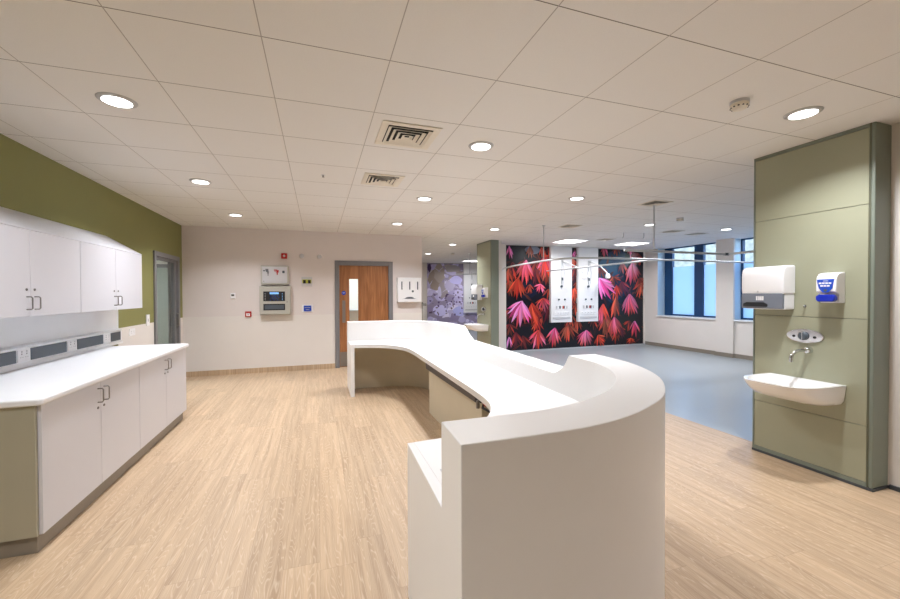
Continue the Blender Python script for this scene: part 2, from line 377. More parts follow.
dpart(d, dl, B(XL-.036, XL-.030, 6.72, 7.53, .2, 1.94, 'glass'), 'glass_pane', lf)
dpart(d, dl, MB().tube([(XL-.012, 7.565, .9), (XL+.03, 7.565, .92), (XL+.03, 7.565, 1.1), (XL-.012, 7.565, 1.12)], .011, 'steel'), 'door_handle', lf, smooth=True)
# little room behind it
w = MB(); w.box(-4.2, -4.1, 5.9, 9.6, 0, H, 'wall_white').box(-4.1, XL-.12, 5.8, 5.9, 0, H, 'wall_white').box(-4.1, XL-.12, 9.5, 9.6, 0, H, 'wall_white')
struct(w.build('wall_side_room'), 'pale walls of the room behind the glazed door', 'wall')
struct(B(-4.2, XL-.1, 5.8, 9.6, -.06, -.001, 'floor').build('floor'), 'oak plank floor of the room behind the glazed door', 'floor')
d3 = empty('door_3', (-4.1, 9, 0), 'grey-framed inner door seen through the glazed door', 'door'); d3['kind'] = 'structure'
f = MB(); f.box(-3.35, -3.28, 9.46, 9.5, 0, 2.05, 'frame_grey').box(-2.62, -2.55, 9.46, 9.5, 0, 2.05, 'frame_grey').box(-3.28, -2.62, 9.46, 9.5, 1.98, 2.05, 'frame_grey')
dpart(d3, Vector((-4.1, 9, 0)), f, 'door_frame'); dpart(d3, Vector((-4.1, 9, 0)), B(-3.28, -2.62, 9.48, 9.5, 0, 1.98, 'pale_door'), 'door_leaf')

# door 2: oak veneer
dl = Vector((.87, YB, 0)); d = empty('door_2', dl, 'oak-veneered door with a narrow glass slot in a grey frame', 'door'); d['kind'] = 'structure'
f = MB(); f.box(.31, .39, YB-.022, YB+.13, 0, 2.07, 'frame_grey').box(1.345, 1.43, YB-.022, YB+.13, 0, 2.07, 'frame_grey').box(.39, 1.345, YB-.022, YB+.13, 1.985, 2.07, 'frame_grey')
dpart(d, dl, f, 'door_frame', bevel=.003)
f = MB(); y0, y1 = YB+.012, YB+.055
f.box(.394, .575, y0, y1, .01, 1.98, 'wood').box(.755, 1.341, y0, y1, .01, 1.98, 'wood').box(.575, .755, y0, y1, .01, .90, 'wood').box(.575, .755, y0, y1, 1.72, 1.98, 'wood')
lf = dpart(d, dl, f, 'door_leaf')
f = MB()
for a in ((.568, .58, .89, 1.73), (.75, .762, .89, 1.73), (.58, .75, .89, .902), (.58, .75, 1.718, 1.73)): f.box(a[0], a[1], y0-.006, y1+.006, a[2], a[3], 'wood')
dpart(d, dl, f, 'glazing_bead', lf)
dpart(d, dl, B(.58, .75, y0+.018, y0+.024, .902, 1.718, 'glass'), 'glass_pane', lf)
dpart(d, dl, B(.445, .505, y0-.003, y0, .87, 1.30, 'steel'), 'push_plate', lf)
dpart(d, dl, B(.40, 1.335, y0-.003, y0, .02, .30, 'steel'), 'kick_plate', lf)
sg = MB().lathe([(.04, 0), (.04, -.004)], (.475, y0, 1.445), 'blue', 'y', 24)
sg.box(.452, .498, y0-.006, y0-.004, 1.450, 1.456, 'plastic_white').box(.456, .494, y0-.006, y0-.004, 1.438, 1.444, 'plastic_white')
tag(dpart(d, dl, sg, 'door_sign', lf), 'round blue fire door sign')
# room behind door 2
w = MB(); w.box(-.6, 2.0, 10.6, 10.7, 0, H, 'wall_white').box(-.7, -.6, YB+.12, 10.7, 0, H, 'wall_white')
struct(w.build('wall_store_room'), 'bright white walls of the room behind the oak door', 'wall')
t = T('wall_shelf', (1.0, 10.45, 1.02), 'thin shelf seen through the narrow glass slot of the oak door', 'shelf')
t.part(B(.3, 1.7, 10.3, 10.6, 1.0, 1.03, 'plastic_side'), 'shelf_board', bevel=.003)
t.part(B(.5, .53, 10.35, 10.6, .9, 1.0, 'steel'), 'bracket'); t.part(B(1.5, 1.53, 10.35, 10.6, .9, 1.0, 'steel'), 'bracket')

# ------------------------------------------------------------------ base cabinets, worktop, wall cabinets
XD = -1.44
def d_handle(x, y, z0, z1, out=.032):
    return MB().tube([(x, y, z0), (x+out*.8, y, z0), (x+out, y, z0+.008), (x+out, y, z1-.008), (x+out*.8, y, z1), (x, y, z1)], .0045, 'steel', 8)
def cabinet(name, label, group, y0, y1, z0, z1, xf, xb, hz, lz, endm):
    t = T(name, ((xf+xb)/2, (y0+y1)/2, z0), label, 'cabinet', group)
    t.part(B(xb, xf-.020, y0, y1, z0, z1, 'cab_white'), 'carcass', bevel=.001)
    ym = (y0+y1)/2
    for a, b, hy in ((y0+.002, ym-.0015, ym-.04), (ym+.0015, y1-.002, ym+.04)):
        dr = t.part(B(xf-.018, xf, a, b, z0+.002, z1-.0005, 'cab_white'), 'door', bevel=.0015)
        tag(t.part(d_handle(xf, hy, *hz), 'handle', dr, smooth=True), 'brushed steel D handle')
        lk = MB().lathe([(.009, 0), (.009, .004), (.0035, .0045), (.0035, .003)], (xf, hy, lz), 'steel', 'x', 16).box(xf+.003, xf+.0048, hy-.001, hy+.001, lz-.005, lz+.005, 'dark')
        t.part(lk, 'lock', dr)
    return t
c1 = cabinet('base_cabinet', 'white double-door base cabinet nearest the viewer', 'base cabinets under the worktop', 2.74, 3.98, .10, .815, XD, XL+.01, (.678, .772), .64, None)
c1.part(B(XL+.01, XD-.018, 2.722, 2.74, .10, .815, 'cab_end_shaded'), 'end_panel', bevel=.001)['label'] = 'end panel facing the viewer, shade put into its olive-beige colour'
c2 = dup(c1.e, (0, 1.242, 0), 'white double-door base cabinet at the far end by the taupe wall')
for ch in list(c2.children):
    if ch.name.startswith('end_panel'): bpy.data.objects.remove(ch)
o = B(XL+.02, XD-.028, 2.745, 5.19, 0, .10, 'plinth').build('plinth', bevel=.003)
tag(o, 'taupe vinyl plinth along the floor under the base cabinets', 'plinth')
# rounded worktop
def rounded(x0, x1, y0, y1, r, corners):
    pts = []
    for cx, cy, a0, key in ((x1-r, y0+r, -90, 'br'), (x1-r, y1-r, 0, 'tr'), (x0+r, y1-r, 90, 'tl'), (x0+r, y0+r, 180, 'bl')):
        if key in corners:
            for k in range(7): a = math.radians(a0+15*k); pts.append((cx+r*math.cos(a), cy+r*math.sin(a)))
        else: pts.append({'br': (x1, y0), 'tr': (x1, y1), 'tl': (x0, y1), 'bl': (x0, y0)}[key])
    return pts
wt = MB().prism(rounded(XL+.005, XD+.022, 2.70, 5.27, .03, ('br', 'tr')), .817, .857, 'z', 'cab_top').build('worktop', bevel=.012, seg=4, smooth=True)
tag(wt, 'long white worktop lying along the base cabinets on the left', 'worktop')
# splashback + trunking
struct(B(XL, XL+.008, 2.5, 5.55, 1.03, 1.27, 'cab_top').build('trim_6'), 'smooth white splashback under the wall cabinets', 'splashback')
tr = T('power_trunking', (XL, 4.1, .86), 'white power trunking with charcoal panels lying along the back of the worktop', 'trunking')
tr.part(MB().prism([(XL+.002, .858), (XL+.055, .858), (XL+.055, .885), (XL+.042, .893), (XL+.042, 1.012), (XL+.055, 1.018), (XL+.002, 1.03)], 2.5, 5.54, 'y', 'cab_top'), 'body', bevel=.0015)
for y0, y1 in ((2.75, 3.21), (3.385, 3.845), (4.01, 4.475), (4.645, 5.11), (5.28, 5.50)):
    tr.part(B(XL+.042, XL+.048, y0, y1, .903, .998, 'charcoal'), 'cover_panel', bevel=.001)['label'] = 'charcoal cover panel'
for y0, y1 in ((3.225, 3.37), (3.86, 3.995), (4.49, 4.63), (5.125, 5.265)):
    s_ = tr.part(B(XL+.042, XL+.050, y0, y1, .905, .996, 'plastic_white'), 'socket_plate', bevel=.002)
    for yc in (y0+.04, y1-.04):
        k = MB(); k.box(XL+.050, XL+.0505, yc-.004, yc+.004, .958, .968, 'dark').box(XL+.050, XL+.0505, yc-.015, yc-.008, .936, .940, 'dark').box(XL+.050, XL+.0505, yc+.008, yc+.015, .936, .940, 'dark')
        k.box(XL+.050, XL+.053, yc-.006, yc+.006, .976, .988, 'plastic_side')
        tr.part(k, 'socket_outlet', s_)
XU = -1.88
u1 = cabinet('wall_cabinet', 'white double-door wall cabinet cut off by the left edge of the view', 'wall cabinets above the worktop', 2.885, 4.095, 1.27, 1.865, XU, XL+.001, (1.318, 1.405), 1.455, None)
u2 = dup(u1.e, (0, 1.212, 0), 'white double-door wall cabinet nearest the glazed door')
sl = MB().prism([(XL+.003, 1.867), (XU, 1.867), (XU, 1.874), (XL+.003, 2.07)], 2.5, 5.312, 'y', 'cab_white').build('sloping_cabinet_top', bevel=.002)
tag(sl, 'sloping white dust cover on top of the wall cabinets', 'cabinet cover')
# switches
def plate(name, label, cat, x, y, z, w_, h_, rocker=True):
    t = T(name, (x, y, z), label, cat)
    p = t.part(B(x, x+.010, y-w_/2, y+w_/2, z-h_/2, z+h_/2, 'plastic_white'), 'face_plate', bevel=.002)
    if rocker: t.part(B(x+.010, x+.014, y-.012, y+.012, z-.02, z+.02, 'plastic_side'), 'rocker', bevel=.001)
    else:
        for dy in (-.035, .035):
            k = MB(); k.box(x+.010, x+.0108, y+dy-.003, y+dy+.003, z+.005, z+.014, 'dark').box(x+.010, x+.0108, y+dy-.012, y+dy-.006, z-.012, z-.009, 'dark').box(x+.010, x+.0108, y+dy+.006, y+dy+.012, z-.012, z-.009, 'dark')
            t.part(k, 'socket_outlet')
plate('light_switch', 'white light switch on the green wall beside the glazed door frame', 'switch', XL+.004, 6.38, 1.075, .10, .15)
plate('wall_socket', 'white double socket on the white sheeting just above the worktop end', 'socket', XL+.004, 5.90, .955, .15, .088, False)

# ------------------------------------------------------------------ back wall fittings
Yw = YB
def ybox(m, x0, x1, z0, z1, d0, d1, mt): return m.box(x0, x1, Yw-d1, Yw-d0, z0, z1, mt)
t = T('thermostat', (-1.435, Yw, 1.405), 'small white thermostat with a dark display on the taupe wall', 'thermostat')
t.part(ybox(MB(), -1.475, -1.395, 1.35, 1.45, 0, .025, 'plastic_white'), 'body', bevel=.006)
t.part(ybox(MB(), -1.458, -1.412, 1.395, 1.425, .025, .027, 'dark'), 'display')
t = T('call_point', (-1.19, Yw, 1.08), 'small red break-glass fire call point low on the taupe wall', 'fire call point')
t.part(ybox(MB(), -1.24, -1.14, 1.02, 1.12, .0, .04, 'red'), 'body', bevel=.006)
t.part(ybox(MB(), -1.22, -1.16, 1.035, 1.085, .04, .043, 'plastic_white'), 'glass_plate')
k = ybox(MB(), -1.197, -1.183, 1.052, 1.067, .043, .045, 'dark'); t.part(k, 'push_mark')
t = T('alarm_beacon', (-.583, Yw, 2.13), 'square red fire alarm beacon high on the taupe wall', 'fire alarm')
t.part(ybox(MB(), -.635, -.535, 2.08, 2.18, 0, .04, 'red'), 'body', bevel=.008)
t.part(MB().lathe([(.022, 0), (.020, -.012), (.012, -.020)], (-.585, Yw-.04, 2.13), 'plastic_white', 'y', 20), 'lens', smooth=True)
for x, z, lb in ((-.28, 2.140, 'round white wall disc left of its twin near the door'), (.034, 2.135, 'round white wall disc nearest the oak door')):
    t = T('wall_disc', (x, Yw, z), lb, 'wall speaker', 'round white discs high on the taupe wall')
    t.part(MB().lathe([(.055, 0), (.055, -.010), (.045, -.018)], (x, Yw, z), 'wall_taupe', 'y', 28), 'rim', smooth=True)
    t.part(MB().lathe([(.040, -.018), (.036, -.022)], (x, Yw, z), 'plastic_side', 'y', 28), 'face', smooth=True)
# upper document cabinet
t = T('document_cabinet', (-.74, Yw, 1.63), 'shallow grey cabinet with labels mounted above the fire alarm panel', 'cabinet')
t.part(ybox(MB(), -.975, -.51, 1.605, 1.945, 0, .07, 'panel_grey'), 'casing', bevel=.004)
dr = t.part(ybox(MB(), -.95, -.535, 1.63, 1.925, .07, .078, 'plastic_side'), 'door', bevel=.002)
k = MB()
for (x0, x1, z0, z1, mt) in ((-.935, -.90, 1.84, 1.86, 'charcoal'), (-.895, -.845, 1.85, 1.885, 'frame_grey'), (-.868, -.838, 1.80, 1.85, 'frame_grey'), (-.860, -.845, 1.76, 1.80, 'frame_grey'), (-.885, -.86, 1.83, 1.86, 'charcoal')): ybox(k, x0, x1, z0, z1, .078, .080, mt)
t.part(k, 'grey_label', dr)
k = MB()
for (x0, x1, z0, z1) in ((-.755, -.70, 1.855, 1.875), (-.715, -.675, 1.82, 1.865), (-.71, -.69, 1.78, 1.82), (-.745, -.725, 1.835, 1.85)): ybox(k, x0, x1, z0, z1, .078, .080, 'red')
t.part(k, 'red_label', dr)
k = MB(); ybox(k, -.615, -.575, 1.81, 1.855, .078, .082, 'charcoal'); t.part(k, 'blue_grey_label', dr)
t.part(MB().lathe([(.009, 0), (.009, -.006)], (-.925, Yw-.078, 1.66), 'steel', 'y', 14), 'lock', dr)
# fire alarm panel
t = T('fire_alarm_panel', (-.735, Yw, 1.05), 'grey fire alarm control panel with a lit blue display', 'control panel')
t.part(ybox(MB(), -.995, -.48, 1.05, 1.57, 0, .10, 'panel_grey'), 'casing', bevel=.005)
dr = t.part(ybox(MB(), -.985, -.49, 1.062, 1.558, .10, .112, 'panel_grey'), 'door', bevel=.004)
ds = t.part(ybox(MB(), -.93, -.57, 1.30, 1.475, .112, .118, 'dark'), 'display_bezel', dr)
k = ybox(MB(), -.825, -.675, 1.425, 1.46, .118, .120, 'screen'); t.part(k, 'lcd_screen', dr)
k = MB()
for i in range(8):
    for j in range(4):
        ybox(k, -.82+i*.02, -.808+i*.02, 1.315+j*.025, 1.33+j*.025, .118, .121, 'charcoal' if (i+j) % 3 else 'blue')
t.part(k, 'keypad', dr)
for a, mm in ((-.905, 'plastic_side'), (-.62, 'screen')):
    k = MB()
    for i in range(5): ybox(k, a, a+.01, 1.32+i*.028, 1.33+i*.028, .118, .120, mm)
    t.part(k, 'indicator_lights', dr)
k = ybox(MB(), -.93, -.57, 1.135, 1.25, .112, .116, 'dark'); ybox(k, -.91, -.59, 1.155, 1.23, .116, .118, 'charcoal'); t.part(k, 'printer_window', dr)
t.part(MB().lathe([(.012, 0), (.012, -.008)], (-.535, Yw-.112, 1.285), 'steel', 'y', 14), 'lock', dr)
t = T('key_switch', (-.195, Yw, 1.665), 'white double wall plate with black and yellow key switch', 'switch')
t.part(ybox(MB(), -.29, -.10, 1.57, 1.75, 0, .014, 'plastic_side'), 'face_plate', bevel=.004)
k = ybox(MB(), -.275, -.115, 1.63, 1.70, .014, .020, 'yellow'); t.part(k, 'yellow_label')
for a in (-.262, -.175): t.part(ybox(MB(), a, a+.047, 1.625, 1.69, .020, .030, 'dark'), 'switch_lever', bevel=.002)
t = T('door_release_plate', (-.18, Yw, 1.15), 'blue emergency release plate framed in white on the taupe wall', 'release switch')
t.part(ybox(MB(), -.285, -.085, 1.09, 1.225, 0, .012, 'plastic_white'), 'frame', bevel=.003)
t.part(ybox(MB(), -.255, -.12, 1.105, 1.21, .012, .018, 'blue'), 'face_plate', bevel=.003)
k = MB()
for i in range(5): ybox(k, -.235+i*.020, -.222+i*.020, 1.165, 1.180, .018, .019, 'plastic_side')
ybox(k, -.22, -.155, 1.13, 1.14, .018, .019, 'plastic_side'); t.part(k, 'printed_text')
# dispenser right of door
t = T('apron_dispenser', (1.75, Yw, 1.26), 'white wall dispenser with three slots between the oak door and the corridor', 'dispenser')
t.part(ybox(MB(), 1.505, 1.995, 1.255, 1.75, 0, .12, 'plastic_white'), 'casing', bevel=.015, seg=3)
for x in (1.592, 1.752, 1.915): t.part(ybox(MB(), x-.012, x+.012, 1.51, 1.67, .119, .1215, 'charcoal'), 'slot')
k = MB().lathe([(.022, 0), (.022, -.003)], (1.815, Yw-.12, 1.475), 'charcoal', 'y', 16); t.part(k, 'lock')
arc = [(1.60, 1.325)]+[(1.75-.09*math.cos(a*PI/10), 1.333+.03*math.sin(a*PI/10)) for a in range(11)]+[(1.90, 1.325)]
k = MB().prism(arc, Yw-.122, Yw-.119, 'y', 'charcoal'); t.part(k, 'mouth')
struct(B(2.03, 2.055, YB-.012, YB+.16, 0, 1.255, 'rail').build('trim_7'), 'grey corner guard at the end of the taupe wall', 'corner guard')
t = T('handrail', (2.1, 8.05, 1.2), 'short grey handrail end at the corridor opening beside the corner guard', 'handrail')
t.part(B(2.055, 2.17, 7.98, 8.06, 1.17, 1.225, 'rail'), 'rail', bevel=.012, seg=3)
t.part(B(2.055, 2.075, 7.97, 8.07, 1.13, 1.25, 'rail'), 'bracket', bevel=.004)

# ------------------------------------------------------------------ reception desk
def catmull(pts, n=8):
    P_ = [Vector(p) for p in pts]; out = []
    for i in range(len(P_)-1):
        p0 = P_[i-1] if i else P_[0]*2-P_[1]; p1, p2 = P_[i], P_[i+1]; p3 = P_[i+2] if i+2 < len(P_) else P_[-1]*2-P_[-2]
        for k in range(n):
            t_ = k/n; out.append(.5*((2*p1)+(p2-p0)*t_+(2*p0-5*p1+4*p2-p3)*t_**2+(3*p1-p0-3*p2+p3)*t_**3))
    out.append(P_[-1]); return out
outer_c = [(.366, 1.0), (.62, 1.0), (.78, 1.008), (.94, 1.04), (1.13, 1.113), (1.333, 1.23), (1.54, 1.43), (1.675, 1.64), (1.762, 1.88), (1.785, 2.10), (1.79, 2.22), (1.79, 2.40),
           (1.80, 3.0), (1.81, 3.8), (1.82, 4.48), (1.823, 4.80), (1.82, 5.15), (1.79, 5.50), (1.72, 5.75), (1.58, 5.97), (1.38, 6.13), (1.12, 6.21), (.85, 6.23), (.42, 6.23)]
oc = catmull([(x, y, 0) for x, y in outer_c], 6)
ti = .205; inner = []
for i, p in enumerate(oc):
    a = oc[max(0, i-1)]; b = oc[min(len(oc)-1, i+1)]; d_ = (b-a).normalized(); nrm = Vector((-d_.y, d_.x, 0)); inner.append(p+nrm*ti)
inner[0].x = .374; inner[-1].x = .42
def ztop(i):
    k = i/6.0     # control index
    if k <= 10: return 1.0
    if k < 11: return 1.0-(k-10)*.15
    if k <= 14: return .85
    if k < 15: return .85+(k-14)*.15
    return 1.0
desk = T('reception_desk', (1.2, 3.6, 0), 'large curved white reception desk standing in the middle of the room', 'desk')
n = len(oc); vs = []; fs = []
for i in range(n):
    z = ztop(i); o_, q = oc[i], inner[i]; vs += [(o_.x, o_.y, 0), (o_.x, o_.y, z), (q.x, q.y, z), (q.x, q.y, 0)]
for i in range(n-1):
    a = i*4; b = a+4
    for k in range(4): fs.append((a+k, b+k, b+(k+1) % 4, a+(k+1) % 4))
fs += [(0, 1, 2, 3), (4*n-1, 4*n-2, 4*n-3, 4*n-4)]
w_ = MB().add(vs, fs, 'desk'); cw = desk.part(w_, 'counter_wall', smooth=True); bv = cw.modifiers.new('bevel', 'BEVEL'); bv.width = .003; bv.segments = 2; bv.limit_method = 'ANGLE'; bv.angle_limit = math.radians(30)
edge = [(.42, 1.785), (.62, 1.805), (.765, 1.88), (.875, 1.99), (.975, 2.14), (1.035, 2.32), (1.06, 2.60), (1.07, 3.0), (1.082, 3.6), (1.095, 4.28), (1.10, 4.70), (1.075, 5.0), (.98, 5.24), (.83, 5.41), (.65, 5.495), (.47, 5.53)]
ec = [(p.x, p.y) for p in catmull([(x, y, 0) for x, y in edge], 5)]
inn = [(q.x-.0, q.y) for q in inner]; inn[0] = (.42, inner[0].y); inn[-1] = (.47, inner[-1].y)
poly = ec+inn[::-1]
desk.part(MB().prism(poly, .675, .72, 'z', 'desk'), 'worktop', bevel=.003)
desk.part(MB().prism([(.374, 1.185), (.42, 1.185), (.42, 1.785), (.389, 1.785)], 0, .72, 'z', 'desk'), 'end_panel', bevel=.002)
desk.part(B(.42, .47, 5.53, 6.045, 0, .72, 'desk'), 'end_panel', bevel=.002)
# cream liner inside the curved wall
vs = []; fs = []; lin = [(inner[i], i) for i in range(n)]
idx = [i for i in range(n) if True]
for i in idx:
    a = oc[max(0, i-1)]; b = oc[min(n-1, i+1)]; d_ = (b-a).normalized(); nrm = Vector((-d_.y, d_.x, 0)); q = inner[i]+nrm*.001; r_ = inner[i]+nrm*.011
    if i == 0: q.x = r_.x = .42
    if i == n-1: q.x = r_.x = .47
    vs += [(q.x, q.y, 0), (q.x, q.y, .674), (r_.x, r_.y, .674), (r_.x, r_.y, 0)]
for i in range(n-1):
    a = i*4; b = a+4
    for k in range(4): fs.append((a+k, b+k, b+(k+1) % 4, a+(k+1) % 4))
fs += [(0, 1, 2, 3), (4*n-1, 4*n-2, 4*n-3, 4*n-4)]
desk.part(MB().add(vs, fs, 'cream'), 'modesty_panel', smooth=True)['label'] = 'cream inner lining under the worktop'
pd = desk.part(B(1.25, 1.585, 2.92, 4.50, 0, .66, 'cream'), 'pedestal', bevel=.002); pd['label'] = 'cream boxed pedestal under the worktop'
ty = MB(); ty.box(1.118, 1.124, 2.73, 4.17, .595, .665, 'tray').box(1.124, 1.22, 2.73, 4.17, .595, .601, 'tray').box(1.22, 1.226, 2.73, 4.17, .595, .665, 'tray')
tr_ = desk.part(ty, 'cable_tray', bevel=.001); tr_['label'] = 'dark grey cable tray under the worktop edge'
desk.part(B(1.13, 1.20, 2.66, 2.76, .605, .665, 'dark'), 'power_block', tr_, bevel=.004)
desk.part(MB().tube([(1.15, 2.68, .62), (1.14, 2.58, .61), (1.17, 2.50, .625), (1.24, 2.46, .64)], .012, 'red'), 'red_cable', tr_, smooth=True)
desk.part(MB().tube([(1.17, 2.67, .625), (1.12, 2.60, .59), (1.15, 2.54, .575), (1.22, 2.50, .60), (1.30, 2.46, .66)], .009, 'dark'), 'black_cable', tr_, smooth=True)
desk.part(MB().lathe([(.014, 0), (.014, .05), (.006, .06)], (1.125, 2.70, .56), 'steel', 'z', 14), 'bracket', tr_)
# grommet and slip of paper on the near ledge
desk.part(MB().lathe([(.003, 0), (.028, 0), (.028, .004), (.020, .006)], (.50, 1.30, .72), 'plastic_white', 'z', 20), 'cable_grommet', smooth=True)
o = B(.45, .49, 1.40, 1.47, .7205, .722, 'plastic_side').build('paper_slip'); tag(o, 'small pale paper slip lying on the near ledge of the desk', 'paper')

# ------------------------------------------------------------------ green washbasin panels
PX = 3.71
def green_panel(label):
    t = T('washbasin_column', (3.78, 2.07, 0), label, 'column', 'green washbasin columns')
    t.part(B(PX+.012, 3.858, 1.684, 2.457, 0.02, H-.001, 'green_trim'), 'backing')
    for z0, z1 in ((.052, .452), (.456, 1.218), (1.222, 2.040), (2.044, H-.03)):
        t.part(B(PX, PX+.012, 1.696, 2.456, z0, z1, 'green'), 'panel_board', bevel=.001)
    k = MB(); k.box(PX-.004, 3.897, 1.66, 1.684, .02, H-.001, 'green_trim'); t.part(k, 'side_cover', bevel=.008, seg=3)
    k = MB(); k.box(PX-.001, PX+.012, 1.684, 1.694, .02, H-.001, 'green_dark').box(PX-.003, 3.858, 2.458, 2.470, .02, H-.001, 'green_trim').box(PX-.002, PX+.012, 1.694, 2.458, H-.024, H-.001, 'green_trim').box(PX-.003, PX+.012, 1.694, 2.458, .02, .050, 'green_trim')
    t.part(k, 'edge_trim', bevel=.001)
    t.part(B(PX-.008, 3.897, 1.655, 2.472, 0, .02, 'vinyl_dark'), 'skirting', bevel=.003)
    return t.e
gp = green_panel('green clad washbasin column standing at the right, nearest the viewer')

def towel():
    t = T('towel_dispenser', (PX, 2.28, 1.27), 'white paper towel dispenser with a smoked grey front on the near green panel', 'towel dispenser', 'paper towel dispensers')
    y0, y1 = 2.14, 2.47; xf = PX-.155
    prof = [(PX, 1.40), (xf+.004, 1.40), (xf-.002, 1.45), (xf-.002, 1.56), (xf+.006, 1.61), (xf+.03, 1.635), (PX, 1.64)]
    t.part(MB().prism([(p[0], p[1]) for p in prof], y0, y1, 'y', 'plastic_white'), 'hood', bevel=.014, seg=4, smooth=True)
    t.part(MB().box(xf+.028, PX, y0+.006, y1-.006, 1.275, 1.41, 'plastic_white'), 'body', bevel=.012, seg=3)
    t.part(MB().box(xf-.001, xf+.03, y0+.006, y1-.002, 1.280, 1.408, 'plastic_smoke'), 'front_window', bevel=.006, seg=3)
    k = MB().prism([(y0+.115, 1.298), (y1-.02, 1.298), (y1-.02, 1.32), (y1-.05, 1.334), (y0+.145, 1.334), (y0+.115, 1.318)], xf-.006, xf+.004, 'x', 'dark'); t.part(k, 'paper_mouth', bevel=.002)
    k = MB()
    for yy in (2.285, 2.30, 2.315, 2.332): k.box(xf-.003, xf-.001, yy, yy+.012, 1.350, 1.385, 'plastic_white')
    t.part(k, 'white_label')
    t.part(MB().lathe([(.007, 0), (.007, -.003)], (xf-.002, 2.33, 1.425), 'plastic_side', 'x', 12), 'lock')
    return t.e
tw = towel()
def soap():
    t = T('soap_dispenser', (PX, 1.885, 1.33), 'white and blue soap dispenser on the near green panel', 'soap dispenser', 'blue and white soap dispensers')
    y0, y1 = 1.822, 1.945; xf = PX-.11
    prof = [(PX, 1.335), (PX-.06, 1.335), (PX-.065, 1.40), (xf, 1.42), (xf, 1.50), (xf+.008, 1.53), (xf+.03, 1.556), (PX, 1.566)]
    t.part(MB().prism(prof, y0, y1, 'y', 'plastic_white'), 'body', bevel=.006, seg=3, smooth=True)
    bl = [(y0+.010, 1.513), (y1-.008, 1.513), (y1-.010, 1.49), (y1-.020, 1.445), (y1-.045, 1.413), (y0+.045, 1.413), (y0+.020, 1.445)]
    bp_ = t.part(MB().prism(bl, xf-.004, xf+.004, 'x', 'blue'), 'blue_badge', bevel=.001)
    k = MB()
    for i in range(4): k.box(xf-.0055, xf-.004, y0+.026+i*.020, y0+.042+i*.020, 1.477, 1.489, 'plastic_white')
    for i in range(3): k.box(xf-.0055, xf-.004, y0+.036+i*.020, y0+.052+i*.020, 1.457, 1.469, 'plastic_white')
    k.box(xf-.0055, xf-.004, y0+.045, y0+.075, 1.498, 1.502, 'plastic_white')
    t.part(k, 'badge_squares', bp_)
    t.part(MB().lathe([(.010, 0), (.010, -.002)], (xf-.004, 1.883, 1.430), 'charcoal', 'x', 16), 'badge_window', bp_)
    k = MB().prism([(y0+.016, 1.345), (y1-.016, 1.345), (y1-.004, 1.36), (y1-.004, 1.385), (y1-.02, 1.398), (y0+.02, 1.398), (y0+.004, 1.385), (y0+.004, 1.36)], xf-.012, xf+.03, 'x', 'blue_deep')
    t.part(k, 'push_lever', bevel=.006, seg=3)
    return t.e
sp_ = soap()
def tapset():
    t = T('sensor_tap', (PX, 2.06, .9), 'chrome wall spout below an oval sensor plate on the near green panel', 'tap', 'wall mounted taps')
    cy, cz = 2.073, 1.066; pts = []
    el = [(cy+.128*math.cos(2*PI*i/48), cz+.056*math.sin(2*PI*i/48)) for i in range(48)]
    pl = t.part(MB().prism(el, PX-.012, PX, 'x', 'chrome'), 'oval_plate', bevel=.005, seg=3, smooth=True)
    t.part(MB().lathe([(.034, 0), (.034, -.012), (.026, -.020)], (PX-.012, cy+.005, cz), 'charcoal', 'x', 28), 'sensor', pl, smooth=True)
    k = MB().box(PX-.036, PX-.030, cy-.002, cy+.034, cz+.028, cz+.034, 'chrome').box(PX-.034, PX-.028, cy+.002, cy+.008, cz-.03, cz+.03, 'chrome'); t.part(k, 'lever', pl, bevel=.002)
    for dy in (-.070, .072): t.part(MB().lathe([(.010, 0), (.010, -.004)], (PX-.012, cy+dy, cz-.006), 'dark', 'x', 16), 'screw_cap', pl)
    t.part(MB().lathe([(.028, 0), (.028, -.016), (.022, -.034), (.014, -.038)], (PX, 2.045, .955), 'chrome', 'x', 24), 'collar', smooth=True)
    arc = [(PX-.01, 2.045, .955), (PX-.06, 2.056, .956), (PX-.11, 2.068, .948), (PX-.14, 2.078, .926), (PX-.150, 2.082, .900), (PX-.151, 2.083, .878)]
    arc = catmull(arc, 4); t.part(MB().tube(arc, .0125, 'chrome', 14), 'spout', smooth=True)
    t.part(MB().lathe([(.0135, 0), (.0135, .018)], (PX-.151, 2.083, .864), 'chrome', 'z', 16), 'spout_tip', smooth=True)
    return t.e
tp = tapset()
